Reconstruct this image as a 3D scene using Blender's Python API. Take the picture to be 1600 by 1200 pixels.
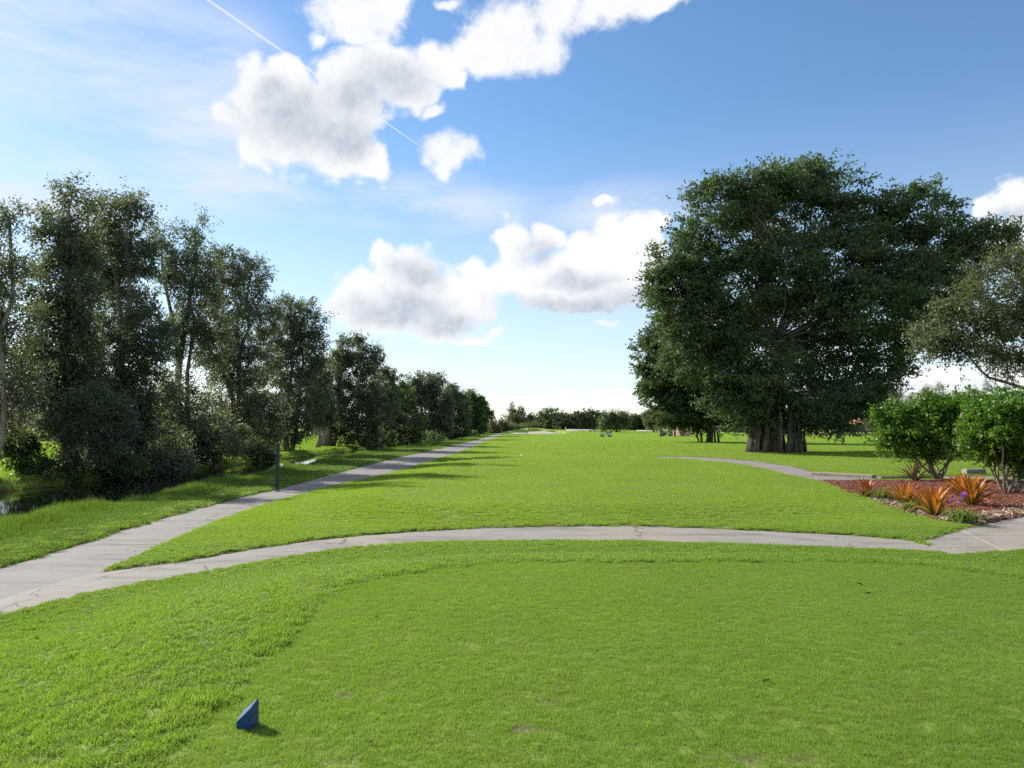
import bpy, math, random
import numpy as np
from mathutils import Vector, Matrix

R = math.radians
scene = bpy.context.scene
for o in list(bpy.data.objects):
    bpy.data.objects.remove(o, do_unlink=True)

# ------------------------------------------------------------------ camera
CAM_H = 1.65
F = 1150.0 / 1600.0                    # focal length in image widths
PITCH = math.atan(65.0 / 1150.0)
cam_data = bpy.data.cameras.new('camera')
cam_data.sensor_width = 36.0
cam_data.lens = 36.0 * F
cam_data.clip_start = 0.05
cam_data.clip_end = 12000.0
cam = bpy.data.objects.new('camera', cam_data)
scene.collection.objects.link(cam)
cam.location = (0, 0, CAM_H)
cam.rotation_euler = (R(90) + PITCH, 0, 0)
scene.camera = cam

# ------------------------------------------------------------------ exposure / engine
scene.render.engine = 'CYCLES'
scene.view_settings.view_transform = 'Standard'
scene.view_settings.look = 'None'
scene.view_settings.gamma = 1.0
scene.view_settings.exposure = 0.85
scene.view_settings.use_curve_mapping = False
scene.cycles.max_bounces = 6
scene.cycles.diffuse_bounces = 3
scene.cycles.glossy_bounces = 3
scene.cycles.transmission_bounces = 5
scene.cycles.transparent_max_bounces = 4
scene.cycles.volume_bounces = 1
scene.cycles.caustics_reflective = False
scene.cycles.caustics_refractive = False
scene.cycles.use_denoising = False
scene.cycles.use_adaptive_sampling = True
scene.cycles.adaptive_threshold = 0.012

# ------------------------------------------------------------------ sun
SUN_AZ = -53.0                         # degrees from +Y, negative = left
SUN_EL = 31.5
SUN_DIR = Vector((math.sin(R(SUN_AZ)) * math.cos(R(SUN_EL)),
                  math.cos(R(SUN_AZ)) * math.cos(R(SUN_EL)), math.sin(R(SUN_EL))))
sun_data = bpy.data.lights.new('sun', 'SUN')
sun_data.energy = 4.8
sun_data.angle = R(0.55)
sun_data.color = (1.0, 0.955, 0.87)
sun = bpy.data.objects.new('sun', sun_data)
scene.collection.objects.link(sun)
sun.location = (-40, 30, 40)
sun.rotation_euler = (-SUN_DIR).to_track_quat('-Z', 'Y').to_euler()


# ------------------------------------------------------------------ node helpers
class NT:
    def __init__(self, tree):
        self.t = tree
        self.n = tree.nodes
        self.l = tree.links

    def new(self, kind, **kw):
        nd = self.n.new(kind)
        for k, v in kw.items():
            setattr(nd, k, v)
        return nd

    def put(self, sock, v):
        if v is None:
            return
        if hasattr(v, 'is_linked') or hasattr(v, 'links'):
            self.l.new(v, sock)
        else:
            if isinstance(v, (tuple, list)) and sock.type == 'RGBA' and len(v) == 3:
                v = tuple(v) + (1.0,)
            sock.default_value = v

    def m(self, op, a, b=None, c=None, clamp=False):
        nd = self.new('ShaderNodeMath', operation=op, use_clamp=clamp)
        for i, v in enumerate((a, b, c)):
            self.put(nd.inputs[i], v)
        return nd.outputs[0]

    def vm(self, op, a, b=None, c=None, out=0):
        nd = self.new('ShaderNodeVectorMath', operation=op)
        for i, v in enumerate((a, b, c)):
            if v is not None:
                self.put(nd.inputs[i], v)
        return nd.outputs[out]

    def noise(self, vec, scale, detail=4, rough=0.55, dist=0.0, w=None):
        nd = self.new('ShaderNodeTexNoise')
        if vec is not None:
            self.l.new(vec, nd.inputs['Vector'])
        nd.inputs['Scale'].default_value = scale
        nd.inputs['Detail'].default_value = detail
        nd.inputs['Roughness'].default_value = rough
        nd.inputs['Distortion'].default_value = dist
        return nd.outputs['Fac']

    def ramp(self, fac, stops, interp='LINEAR'):
        nd = self.new('ShaderNodeValToRGB')
        cr = nd.color_ramp
        cr.interpolation = interp
        while len(cr.elements) < len(stops):
            cr.elements.new(0.5)
        for e, (p, c) in zip(cr.elements, stops):
            e.position = p
            e.color = tuple(c) + (1.0,) if len(c) == 3 else c
        self.put(nd.inputs[0], fac)
        return nd.outputs[0]

    def sstep(self, x, lo, hi, a=0.0, b=1.0):
        nd = self.new('ShaderNodeMapRange', interpolation_type='SMOOTHSTEP')
        self.put(nd.inputs[0], x)
        nd.inputs[1].default_value = lo
        nd.inputs[2].default_value = hi
        nd.inputs[3].default_value = a
        nd.inputs[4].default_value = b
        return nd.outputs[0]

    def mix(self, fac, a, b, blend='MIX'):
        nd = self.new('ShaderNodeMix', data_type='RGBA', blend_type=blend)
        self.put(nd.inputs[0], fac)
        self.put(nd.inputs[6], a)
        self.put(nd.inputs[7], b)
        return nd.outputs[2]


# ------------------------------------------------------------------ sky
SKY_STRENGTH = 0.098
VEIL_COL = (0.455, 0.49, 0.55)
def pixdir(px, py):
    """unit view direction of a photo pixel (1600x1200)"""
    x, u = (px - 800) / 1150.0, (600 - py) / 1150.0
    v = Vector((x, math.cos(PITCH) - u * math.sin(PITCH), math.sin(PITCH) + u * math.cos(PITCH)))
    return v.normalized()


def azel(px, py):
    d = pixdir(px, py)
    return math.atan2(d.x, d.y), math.asin(d.z)


world = bpy.data.worlds.new('World')
scene.world = world
world.use_nodes = True
W = NT(world.node_tree)
W.n.clear()
sky = W.new('ShaderNodeTexSky', sky_type='NISHITA')
sky.sun_disc = False
sky.sun_elevation = R(SUN_EL)
sky.sun_rotation = R(SUN_AZ)
sky.altitude = 0
sky.air_density = 1.0
sky.dust_density = 0.15
sky.ozone_density = 2.2
geo = W.new('ShaderNodeTexCoord')
dirv = W.vm('NORMALIZE', geo.outputs['Generated'])
sep = W.new('ShaderNodeSeparateXYZ')
W.l.new(dirv, sep.inputs[0])
az = W.m('ARCTAN2', sep.outputs[0], sep.outputs[1])
el = W.m('ARCSINE', sep.outputs[2])
comb = W.new('ShaderNodeCombineXYZ')
W.l.new(az, comb.inputs[0])
W.l.new(el, comb.inputs[1])
pv0 = comb.outputs[0]
# gentle wobble of the cloud field so that no outline is a clean ellipse
wob = W.new('ShaderNodeTexNoise')
W.l.new(dirv, wob.inputs['Vector'])
wob.inputs['Scale'].default_value = 17.0
wob.inputs['Detail'].default_value = 5.0
wobv = W.vm('MULTIPLY_ADD', wob.outputs['Color'], (0.062, 0.05, 0.0), (-0.031, -0.025, 0.0))
pv = W.vm('ADD', pv0, wobv)


def blobs(vec, lst, k=0.5):
    """smooth union of elliptic cloud masses: 0 at a mass' centre, 1 at its rim"""
    cur = None
    for (px, py, rx, ry) in lst:
        a, e = azel(px, py)
        ca = math.cos(a)
        sx, sy = 1150.0 / (rx * ca * ca), 1150.0 / (ry * ca)
        q = W.vm('MULTIPLY_ADD', vec, (sx, sy, 0), (-a * sx, -e * sy, 0))
        d = W.vm('LENGTH', q, out=1)
        if cur is None:
            cur = d
        else:
            nd = W.new('ShaderNodeMath', operation='SMOOTH_MIN')
            W.l.new(cur, nd.inputs[0])
            W.l.new(d, nd.inputs[1])
            nd.inputs[2].default_value = k
            cur = nd.outputs[0]
    return cur


CUMULUS = [
    (405, 150, 62, 62), (450, 205, 85, 72), (530, 232, 82, 52), (395, 235, 40, 30), (580, 255, 45, 30),
    (455, 118, 48, 38), (540, 120, 62, 55), (610, 112, 72, 52), (680, 100, 48, 52), (560, 175, 70, 50),
    (640, 145, 60, 25), (490, 165, 60, 50), (500, 205, 70, 56),  (640, 462, 70, 44), (710, 480, 60, 36), (770, 445, 50, 30), (920, 395, 60, 40), (980, 425, 70, 50), (700, 128, 30, 22), (355, 178, 22, 18),
    (560, 452, 58, 45), (600, 398, 34, 38), (645, 418, 52, 44), (700, 450, 50, 38), (590, 500, 80, 32), (680, 505, 74, 34),
    (745, 468, 56, 40), (738, 424, 26, 22), (740, 530, 40, 13), (530, 475, 34, 36),
    (800, 382, 38, 44), (855, 372, 44, 30), (830, 440, 72, 46), (900, 425, 92, 50), (965, 375, 62, 44), (1015, 400, 55, 60),
    (990, 455, 80, 36), (900, 472, 100, 22), (1030, 350, 30, 22), (945, 315, 26, 12),
    (1575, 315, 50, 40), (1630, 340, 70, 55), (1535, 330, 30, 20), (505, 190, 60, 40), (1590, 370, 80, 20),
]
RAGGED = [
    (545, 28, 82, 46), (610, 15, 50, 40), (570, 62, 60, 26), (705, 90, 34, 26), (490, 62, 18, 12), (795, 50, 76, 56), (845, 75, 46, 44), (735, 72, 44, 36), (770, 95, 48, 28), (870, 20, 50, 30),
    (950, 12, 76, 30), (1030, 0, 56, 18), (880, -5, 60, 26), (700, 0, 30, 12), (702, 232, 44, 34), (672, 168, 24, 10), (690, 262, 18, 16),
    (940, 618, 34, 11), (965, 612, 24, 12), (840, 622, 30, 9), (875, 618, 18, 8), (1500, 596, 70, 22), (1580, 585, 60, 26),
    (1440, 600, 40, 18), (770, 520, 22, 9), (940, 505, 30, 7),
]
GREYS = [(470, 190, 105, 55), (530, 205, 80, 40), (610, 125, 80, 32), (560, 150, 70, 40), (430, 145, 40, 26), (620, 485, 105, 34), (655, 430, 44, 36),
         (700, 505, 60, 22), (900, 480, 140, 24), (1000, 470, 90, 28), (835, 395, 30, 24), (900, 440, 70, 16), (1590, 345, 50, 22)]
VEILS = [(60, 40, 340, 150), (60, 300, 300, 200), (330, 210, 200, 130), (310, 262, 150, 60), (420, 300, 160, 40), (130, 110, 260, 40), (650, 320, 220, 46), (840, 566, 130, 14),
         (990, 330, 160, 50), (60, 200, 200, 40), (700, 610, 260, 22), (1000, 600, 200, 26), (330, 80, 120, 60)]
n_big = W.noise(dirv, 24.0, 7.0, 0.64, 0.0)
vor = W.new('ShaderNodeTexVoronoi', feature='F1')
vin = W.vm('ADD', dirv, W.vm('MULTIPLY', wob.outputs['Color'], (0.03, 0.03, 0.03)))
W.l.new(vin, vor.inputs['Vector'])
vor.inputs['Scale'].default_value = 26.0
vor.inputs['Detail'].default_value = 2.0
vor.inputs['Roughness'].default_value = 0.5
puff = W.m('SUBTRACT', 0.42, vor.outputs['Distance'])
dC = blobs(pv, CUMULUS)
detail = W.m('ADD', W.m('MULTIPLY', W.m('SUBTRACT', n_big, 0.5), 1.0), W.m('MULTIPLY', puff, 0.55))
densC = W.m('ADD', W.m('SUBTRACT', 1.16, dC), W.m('MULTIPLY', detail, 1.1))
dR = blobs(pv, RAGGED)
densR = W.m('ADD', W.m('SUBTRACT', 1.15, dR), W.m('MULTIPLY', W.m('SUBTRACT', W.noise(dirv, 19.0, 7.0, 0.64, 0.0), 0.5), 2.0))
aC = W.m('MAXIMUM', W.sstep(densC, -0.08, 0.40), W.sstep(dC, 0.80, 0.5))
aR = W.m('MULTIPLY', W.sstep(densR, 0.0, 0.7), 0.95)
alpha = W.m('MAXIMUM', aC, aR)
# thick cores let less sunlight through than the thin rims
gB = blobs(pv, GREYS, 0.4)
core = W.sstep(W.m('ADD', W.m('SUBTRACT', 1.25, gB), W.m('MULTIPLY', detail, 0.35)), -0.35, 1.0)
relief = W.m('SUBTRACT', n_big, W.noise(W.vm('ADD', dirv, tuple(SUN_DIR * 0.009)), 24.0, 7.0, 0.64, 0.0))
thick = W.m('ADD', W.m('MULTIPLY', core, 0.86), W.m('MULTIPLY', relief, -1.0), clamp=True)
CLOUD_STOPS = [(0.0, (0.56, 0.565, 0.575)), (0.35, (0.50, 0.515, 0.535)), (0.7, (0.405, 0.43, 0.47)), (1.0, (0.295, 0.33, 0.385))]
ccol = W.ramp(thick, CLOUD_STOPS)
# thin high veil
vn = W.noise(W.vm('MULTIPLY', dirv, (3.0, 3.0, 11.0)), 1.6, 5.0, 0.6, 0.0)
dV = blobs(pv0, VEILS, 0.6)
veil = W.m('MULTIPLY', W.sstep(dV, 1.5, 0.1), W.sstep(vn, 0.28, 0.70, 0.12, 1.0))
veil = W.m('MULTIPLY', veil, 0.95)
# contrail
A, B = pixdir(325, 0), pixdir(720, 272)
cn = A.cross(B).normalized()
ct = (B - A).normalized()
offp = W.m('ABSOLUTE', W.m('ADD', W.vm('DOT_PRODUCT', dirv, tuple(cn), out=1), W.m('MULTIPLY', W.m('SUBTRACT', W.noise(dirv, 260.0, 2, 0.5), 0.5), 0.0012)))
along = W.vm('DOT_PRODUCT', dirv, tuple(ct), out=1)
tA, tB = A.dot(ct), B.dot(ct)
wid = W.sstep(along, tA, tB, 0.0021, 0.0007)
trail = W.m('MULTIPLY', W.sstep(W.m('DIVIDE', offp, wid), 1.0, 0.35), W.sstep(along, tB + 0.005, tB - 0.09))


def background(col, strength):
    nd = W.new('ShaderNodeBackground')
    W.put(nd.inputs[0], col)
    nd.inputs[1].default_value = strength
    return nd.outputs[0]


def mixsh(fac, a, b):
    nd = W.new('ShaderNodeMixShader')
    W.l.new(fac, nd.inputs[0])
    W.l.new(a, nd.inputs[1])
    W.l.new(b, nd.inputs[2])
    return nd.outputs[0]


hs = W.new('ShaderNodeHueSaturation')
hs.inputs['Saturation'].default_value = 1.14
W.l.new(sky.outputs[0], hs.inputs['Color'])
skybg = background(hs.outputs[0], SKY_STRENGTH)
veilbg = background(VEIL_COL, 1.0)
hz = W.sstep(el, 0.42, -0.02, 0.0, 0.62)
veil = W.m('MAXIMUM', veil, hz)
clear = mixsh(W.m('MULTIPLY', trail, 0.6), mixsh(veil, skybg, veilbg), background((0.50, 0.52, 0.55), 1.0))
BOUNDS = [(560, 120, 330, 260), (990, 20, 180, 110), (800, 440, 420, 190), (1590, 330, 190, 140), (1520, 590, 260, 75), (900, 618, 200, 45)]
near_cloud = W.m('LESS_THAN', blobs(pv0, BOUNDS, 0.01), 1.0)
front = mixsh(near_cloud, clear, mixsh(alpha, clear, background(ccol, 1.0)))
# the same kind of sky goes on beyond the photograph's frame: loose cumulus and veil from noise
n_far = W.noise(dirv, 2.6, 6.0, 0.55)
outm = W.m('MAXIMUM', W.sstep(W.m('ABSOLUTE', az), 0.66, 0.95), W.sstep(el, 0.60, 0.8))
densO = W.m('SUBTRACT', W.m('MULTIPLY', W.m('SUBTRACT', n_far, 0.52), 5.0), W.m('MULTIPLY', W.m('SUBTRACT', 1.0, outm), 3.0))
densO = W.m('SUBTRACT', densO, W.sstep(el, 0.12, -0.02, 0.0, 4.0))
ocol = W.ramp(W.sstep(densO, 0.3, 1.2), CLOUD_STOPS)
rest = mixsh(W.sstep(densO, 0.0, 0.2), mixsh(W.m('MAXIMUM', W.m('MULTIPLY', outm, 0.18), hz), skybg, veilbg), background(ocol, 1.0))
window = W.m('MULTIPLY', W.m('LESS_THAN', W.m('ABSOLUTE', az), 0.70), W.m('MULTIPLY', W.m('GREATER_THAN', el, -0.01), W.m('LESS_THAN', el, 0.62)))
wout = W.new('ShaderNodeOutputWorld')
W.l.new(mixsh(window, rest, front), wout.inputs[0])
world.cycles.sampling_method = 'NONE'       # a smooth sky: the bounced rays find it well enough

# ================================================================== generic builders
COL = scene.collection
rng = np.random.default_rng(7)


def tag(o, label=None, cat=None, group=None, kind=None):
    if label: o['label'] = label
    if cat: o['category'] = cat
    if group: o['group'] = group
    if kind: o['kind'] = kind
    return o


def empty(name, loc, rz=0.0, label=None, cat=None, group=None):
    o = bpy.data.objects.new(name, None)
    COL.objects.link(o)
    o.location = loc
    o.rotation_euler = (0, 0, rz)
    o.empty_display_size = 0.2
    return tag(o, label, cat, group)


def link(name, me, mat=None, parent=None, loc=None, rot=None, kind=None):
    o = bpy.data.objects.new(name, me)
    COL.objects.link(o)
    if mat is not None and len(me.materials) == 0:
        me.materials.append(mat)
    if parent is not None:
        o.parent = parent
    if loc is not None:
        o.location = loc
    if rot is not None:
        o.rotation_euler = rot
    if kind:
        o['kind'] = kind
    return o


def mesh_np(name, verts, faces, smooth=False, attr=None):
    """fast mesh from arrays: verts (N,3), faces (M,k) of one arity"""
    verts = np.asarray(verts, np.float32)
    faces = np.asarray(faces, np.int32)
    me = bpy.data.meshes.new(name)
    n, (m, k) = len(verts), faces.shape
    me.vertices.add(n)
    me.vertices.foreach_set('co', verts.ravel())
    me.loops.add(m * k)
    me.loops.foreach_set('vertex_index', faces.ravel())
    me.polygons.add(m)
    me.polygons.foreach_set('loop_start', np.arange(0, m * k, k, dtype=np.int32))
    try:
        me.polygons.foreach_set('loop_total', np.full(m, k, np.int32))
    except Exception:
        pass
    if smooth:
        me.polygons.foreach_set('use_smooth', np.ones(m, bool))
    if attr is not None:
        for an, (dom, vals) in attr.items():
            a = me.attributes.new(an, 'FLOAT', dom)
            a.data.foreach_set('value', np.asarray(vals, np.float32))
    me.update(calc_edges=True)
    return me


class MB:
    """small mesh collector"""
    def __init__(self):
        self.v, self.f = [], []

    def add(self, vs, fs):
        o = len(self.v)
        self.v += [tuple(p) for p in vs]
        self.f += [tuple(i + o for i in f) for f in fs]
        return self

    def box(self, cx, cy, cz, sx, sy, sz, rz=0.0, taper=1.0, bev=0.0):
        hx, hy, hz = sx / 2, sy / 2, sz / 2
        if bev > 0:
            b = min(bev, hx * .9, hy * .9, hz * .9)
            rings = [(-hz, b), (-hz + b, 0), (hz - b, 0), (hz, b)]
            vs = []
            for z, ins in rings:
                t = taper if z > 0 else 1.0
                for (x, y) in ((-hx + b, -hy), (hx - b, -hy), (hx, -hy + b), (hx, hy - b), (hx - b, hy), (-hx + b, hy), (-hx, hy - b), (-hx, -hy + b)):
                    k1, k2 = (hx - ins) / hx, (hy - ins) / hy
                    vs.append((x * k1 * t, y * k2 * t, z))
            fs = [tuple(range(7, -1, -1)), tuple(range(24, 32))]
            for r in range(3):
                for i in range(8):
                    j = (i + 1) % 8
                    fs.append((r * 8 + i, r * 8 + j, r * 8 + 8 + j, r * 8 + 8 + i))
        else:
            vs = [(-hx, -hy, -hz), (hx, -hy, -hz), (hx, hy, -hz), (-hx, hy, -hz),
                  (-hx * taper, -hy * taper, hz), (hx * taper, -hy * taper, hz), (hx * taper, hy * taper, hz), (-hx * taper, hy * taper, hz)]
            fs = [(3, 2, 1, 0), (4, 5, 6, 7), (0, 1, 5, 4), (1, 2, 6, 5), (2, 3, 7, 6), (3, 0, 4, 7)]
        c, s = math.cos(rz), math.sin(rz)
        vs = [(cx + x * c - y * s, cy + x * s + y * c, cz + z) for x, y, z in vs]
        return self.add(vs, fs)

    def tube(self, pts, rad, n=7):
        pts = [Vector(p) for p in pts]
        m = len(pts)
        if not hasattr(rad, '__len__'):
            rad = [rad] * m
        vs, fs = [], []
        for i, p in enumerate(pts):
            d = (pts[min(i + 1, m - 1)] - pts[max(i - 1, 0)]).normalized()
            a = d.orthogonal().normalized() if i == 0 else (a - d * a.dot(d)).normalized()
            b = d.cross(a)
            for k in range(n):
                t = 2 * math.pi * k / n
                vs.append(p + (a * math.cos(t) + b * math.sin(t)) * rad[i])
        for i in range(m - 1):
            for k in range(n):
                k2 = (k + 1) % n
                fs.append((i * n + k, i * n + k2, i * n + n + k2, i * n + n + k))
        fs.append(tuple(range(n - 1, -1, -1)))
        fs.append(tuple(range((m - 1) * n, m * n)))
        return self.add(vs, fs)

    def prism(self, prof, axis, lo, hi):
        """closed 2-D profile extruded along axis: 'x' (y,z), 'y' (x,z), 'z' (x,y)"""
        n = len(prof)
        def P(a, b, t):
            return {'x': (t, a, b), 'y': (a, t, b), 'z': (a, b, t)}[axis]
        vs = [P(a, b, lo) for a, b in prof] + [P(a, b, hi) for a, b in prof]
        fs = [tuple(range(n - 1, -1, -1)), tuple(range(n, 2 * n))]
        for i in range(n):
            j = (i + 1) % n
            fs.append((i, j, n + j, n + i))
        return self.add(vs, fs)

    def mesh(self, name, smooth=False):
        me = bpy.data.meshes.new(name)
        me.from_pydata(self.v, [], self.f)
        if smooth:
            me.polygons.foreach_set('use_smooth', [True] * len(me.polygons))
        me.update()
        return me

    def build(self, name, mat, parent=None, smooth=False, loc=None, kind=None):
        return link(name, self.mesh(name, smooth), mat, parent, loc, None, kind)


def at(px, py, z):
    """world point where a photo pixel's view line meets height z"""
    d = pixdir(px, py)
    t = (z - CAM_H) / d.z
    return np.array((d.x * t, d.y * t, z))


def atY(px, py, Y):
    d = pixdir(px, py)
    t = Y / d.y
    return np.array((d.x * t, Y, CAM_H + d.z * t))


# ================================================================== materials
def mat_new(name):
    m = bpy.data.materials.new(name)
    m.use_nodes = True
    T = NT(m.node_tree)
    T.n.clear()
    T.out = T.new('ShaderNodeOutputMaterial')
    return m, T


def principled(T, col, rough=0.6, spec=0.3, metal=0.0, bump=None, bstr=0.3, bdist=0.02):
    p = T.new('ShaderNodeBsdfPrincipled')
    T.put(p.inputs['Base Color'], col)
    T.put(p.inputs['Roughness'], rough)
    T.put(p.inputs['Specular IOR Level'], spec)
    T.put(p.inputs['Metallic'], metal)
    if bump is not None:
        b = T.new('ShaderNodeBump')
        b.inputs['Strength'].default_value = bstr
        b.inputs['Distance'].default_value = bdist
        T.l.new(bump, b.inputs['Height'])
        T.l.new(b.outputs[0], p.inputs['Normal'])
    return p


def simple(name, col, rough=0.6, spec=0.3, metal=0.0, var=0.18, scale=6.0, bump=0.0):
    m, T = mat_new(name)
    tc = T.new('ShaderNodeTexCoord')
    n = T.noise(tc.outputs['Object'], scale, 5, 0.6)
    c = T.mix(n, tuple(v * (1 - var) for v in col), tuple(min(1, v * (1 + var)) for v in col))
    p = principled(T, c, rough, spec, metal, n if bump else None, bump)
    T.l.new(p.outputs[0], T.out.inputs[0])
    return m


def foliage(name, dark, light, trans, tfac=0.35, rough=0.5, spec=0.35, nscale=0.6, tint=None):
    """leaf: reflecting blade plus light let through from behind; 'v' is each leaf's own age/colour"""
    m, T = mat_new(name)
    at_ = T.new('ShaderNodeAttribute', attribute_name='v')
    g = T.new('ShaderNodeNewGeometry')
    n = T.noise(g.outputs['Position'], nscale, 3, 0.6)
    f = T.m('ADD', T.m('MULTIPLY', at_.outputs['Fac'], 0.65), T.m('MULTIPLY', T.m('SUBTRACT', n, 0.5), 1.1), clamp=True)
    c = T.mix(f, dark, light)
    if tint is not None:       # a share of turning leaves
        c = T.mix(T.sstep(at_.outputs['Fac'], 0.93, 0.96), c, tint)
    p = principled(T, c, rough, spec)
    tr = T.new('ShaderNodeBsdfTranslucent')
    T.put(tr.inputs[0], T.mix(f, tuple(0.75 * v for v in trans), trans))
    mx = T.new('ShaderNodeMixShader')
    mx.inputs[0].default_value = tfac
    T.l.new(p.outputs[0], mx.inputs[1])
    T.l.new(tr.outputs[0], mx.inputs[2])
    T.l.new(mx.outputs[0], T.out.inputs[0])
    return m


def grass_mat(name, dark, light, dry, dryamt, trans, tfac=0.42, nscale=0.9, amp=1.0):
    m, T = mat_new(name)
    at_ = T.new('ShaderNodeAttribute', attribute_name='v')
    g = T.new('ShaderNodeNewGeometry')
    n1 = T.noise(g.outputs['Position'], nscale, 4, 0.6)
    n2 = T.noise(g.outputs['Position'], 0.17, 3, 0.5)
    f = T.m('ADD', T.m('MULTIPLY', at_.outputs['Fac'], 0.55),
            T.m('ADD', T.m('MULTIPLY', T.m('SUBTRACT', n1, 0.5), 1.3 * amp), T.m('MULTIPLY', T.m('SUBTRACT', n2, 0.4), 0.6)), clamp=True)
    c = T.mix(f, dark, light)
    n3 = T.noise(g.outputs['Position'], 1.7, 4, 0.65)
    dr = T.m('MULTIPLY', T.sstep(n3, 0.50, 0.72), dryamt)
    dr = T.m('ADD', dr, T.m('MULTIPLY', T.sstep(at_.outputs['Fac'], 0.92, 0.95), 0.55), clamp=True)
    c = T.mix(dr, c, dry)
    p = principled(T, c, 0.45, 0.35)
    tr = T.new('ShaderNodeBsdfTranslucent')
    T.put(tr.inputs[0], T.mix(dr, T.mix(f, tuple(0.8 * v for v in trans), trans), tuple(1.15 * v for v in dry)))
    mx = T.new('ShaderNodeMixShader')
    mx.inputs[0].default_value = tfac
    T.l.new(p.outputs[0], mx.inputs[1])
    T.l.new(tr.outputs[0], mx.inputs[2])
    T.l.new(mx.outputs[0], T.out.inputs[0])
    return m


M = {}


def concrete(name, base, cracks=True):
    m, T = mat_new(name)
    g = T.new('ShaderNodeNewGeometry')
    P = g.outputs['Position']
    big = T.noise(P, 0.35, 4, 0.6)
    mid = T.noise(P, 2.3, 6, 0.65)
    fine = T.noise(P, 70.0, 3, 0.6)
    st = T.noise(T.vm('MULTIPLY', P, (0.6, 2.6, 1.0)), 0.9, 6, 0.7, 0.8)
    c = T.mix(mid, tuple(0.80 * b for b in base), tuple(1.14 * b for b in base))
    c = T.mix(T.sstep(big, 0.4, 0.7), c, tuple(b * k for b, k in zip(base, (1.10, 1.02, 0.93))))
    c = T.mix(T.m('MULTIPLY', T.sstep(st, 0.46, 0.68), 0.72), c, tuple(0.48 * b for b in base))
    c = T.mix(T.m('MULTIPLY', T.sstep(fine, 0.52, 0.75), 0.30), c, tuple(0.55 * b for b in base))
    h = T.m('ADD', T.m('MULTIPLY', fine, 0.5), mid)
    if cracks:
        vd = T.new('ShaderNodeTexVoronoi', feature='DISTANCE_TO_EDGE')
        wn = T.new('ShaderNodeTexNoise')
        T.l.new(P, wn.inputs['Vector'])
        wn.inputs['Scale'].default_value = 1.6
        wn.inputs['Detail'].default_value = 6
        T.l.new(T.vm('MULTIPLY_ADD', wn.outputs['Color'], (1.1, 1.1, 0.0), P), vd.inputs['Vector'])
        vd.inputs['Scale'].default_value = 0.28
        cr = T.m('MULTIPLY', T.sstep(vd.outputs['Distance'], 0.006, 0.001), T.sstep(big, 0.44, 0.5))
        c = T.mix(T.m('MULTIPLY', cr, 0.75), c, tuple(0.2 * b for b in base))
    p = principled(T, c, 0.88, 0.25, 0.0, h, 0.5, 0.01)
    T.l.new(p.outputs[0], T.out.inputs[0])
    return m


def ground_mat():
    """turf seen between and beyond the blades; thatch and a little soil show through"""
    m, T = mat_new('turf')
    g = T.new('ShaderNodeNewGeometry')
    P = g.outputs['Position']
    n1 = T.noise(P, 0.11, 4, 0.55)
    n2 = T.noise(P, 1.1, 5, 0.65)
    n3 = T.noise(T.vm('MULTIPLY', P, (1.0, 0.45, 1.0)), 9.0, 5, 0.7)
    n4 = T.noise(P, 0.03, 3, 0.5)
    c = T.mix(n1, (0.180, 0.300, 0.034), (0.255, 0.360, 0.055))
    c = T.mix(T.sstep(n2, 0.45, 0.75, 0, 0.6), c, (0.25, 0.295, 0.055))
    c = T.mix(T.sstep(n3, 0.50, 0.74, 0, 0.55), c, (0.105, 0.17, 0.02))
    c = T.mix(T.sstep(n4, 0.5, 0.68, 0, 0.45), c, (0.275, 0.31, 0.075))
    nr = T.new('ShaderNodeAttribute', attribute_name='thatch')     # brown-green thatch below standing blades, darkened to carry their shade
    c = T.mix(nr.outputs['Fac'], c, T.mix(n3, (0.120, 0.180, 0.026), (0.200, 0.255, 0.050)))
    a = T.new('ShaderNodeAttribute', attribute_name='soil')
    soil = T.mix(n2, (0.060, 0.045, 0.028), (0.125, 0.095, 0.058))
    c = T.mix(a.outputs['Fac'], c, soil)
    p = principled(T, c, 0.8, 0.15, 0.0, T.m('ADD', n3, n2), 0.7, 0.05)
    T.l.new(p.outputs[0], T.out.inputs[0])
    return m


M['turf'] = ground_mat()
M['concrete'] = concrete('path_concrete', (0.245, 0.226, 0.202))
M['concrete_old'] = concrete('old_path_concrete', (0.220, 0.204, 0.186))
M['slab'] = concrete('slab_concrete', (0.25, 0.227, 0.198), cracks=False)
M['kerb'] = concrete('kerb_concrete', (0.31, 0.265, 0.21), cracks=False)


def water_mat(name, tint, rough, bscale, bstr):
    m, T = mat_new(name)
    g = T.new('ShaderNodeNewGeometry')
    n = T.noise(T.vm('MULTIPLY', g.outputs['Position'], (1.0, 1.6, 1.0)), bscale, 4, 0.6)
    p = principled(T, tint, rough, 0.5, 0.0, n, bstr, 0.02)
    p.inputs['IOR'].default_value = 1.33
    T.l.new(p.outputs[0], T.out.inputs[0])
    return m


M['canal'] = water_mat('canal_water', (0.012, 0.015, 0.009), 0.04, 1.2, 0.12)
M['lake'] = water_mat('lake_water', (0.10, 0.13, 0.15), 0.09, 0.8, 0.35)
M['sand'] = simple('bunker_sand', (0.36, 0.32, 0.265), 0.95, 0.1, var=0.1, scale=0.4)

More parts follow.
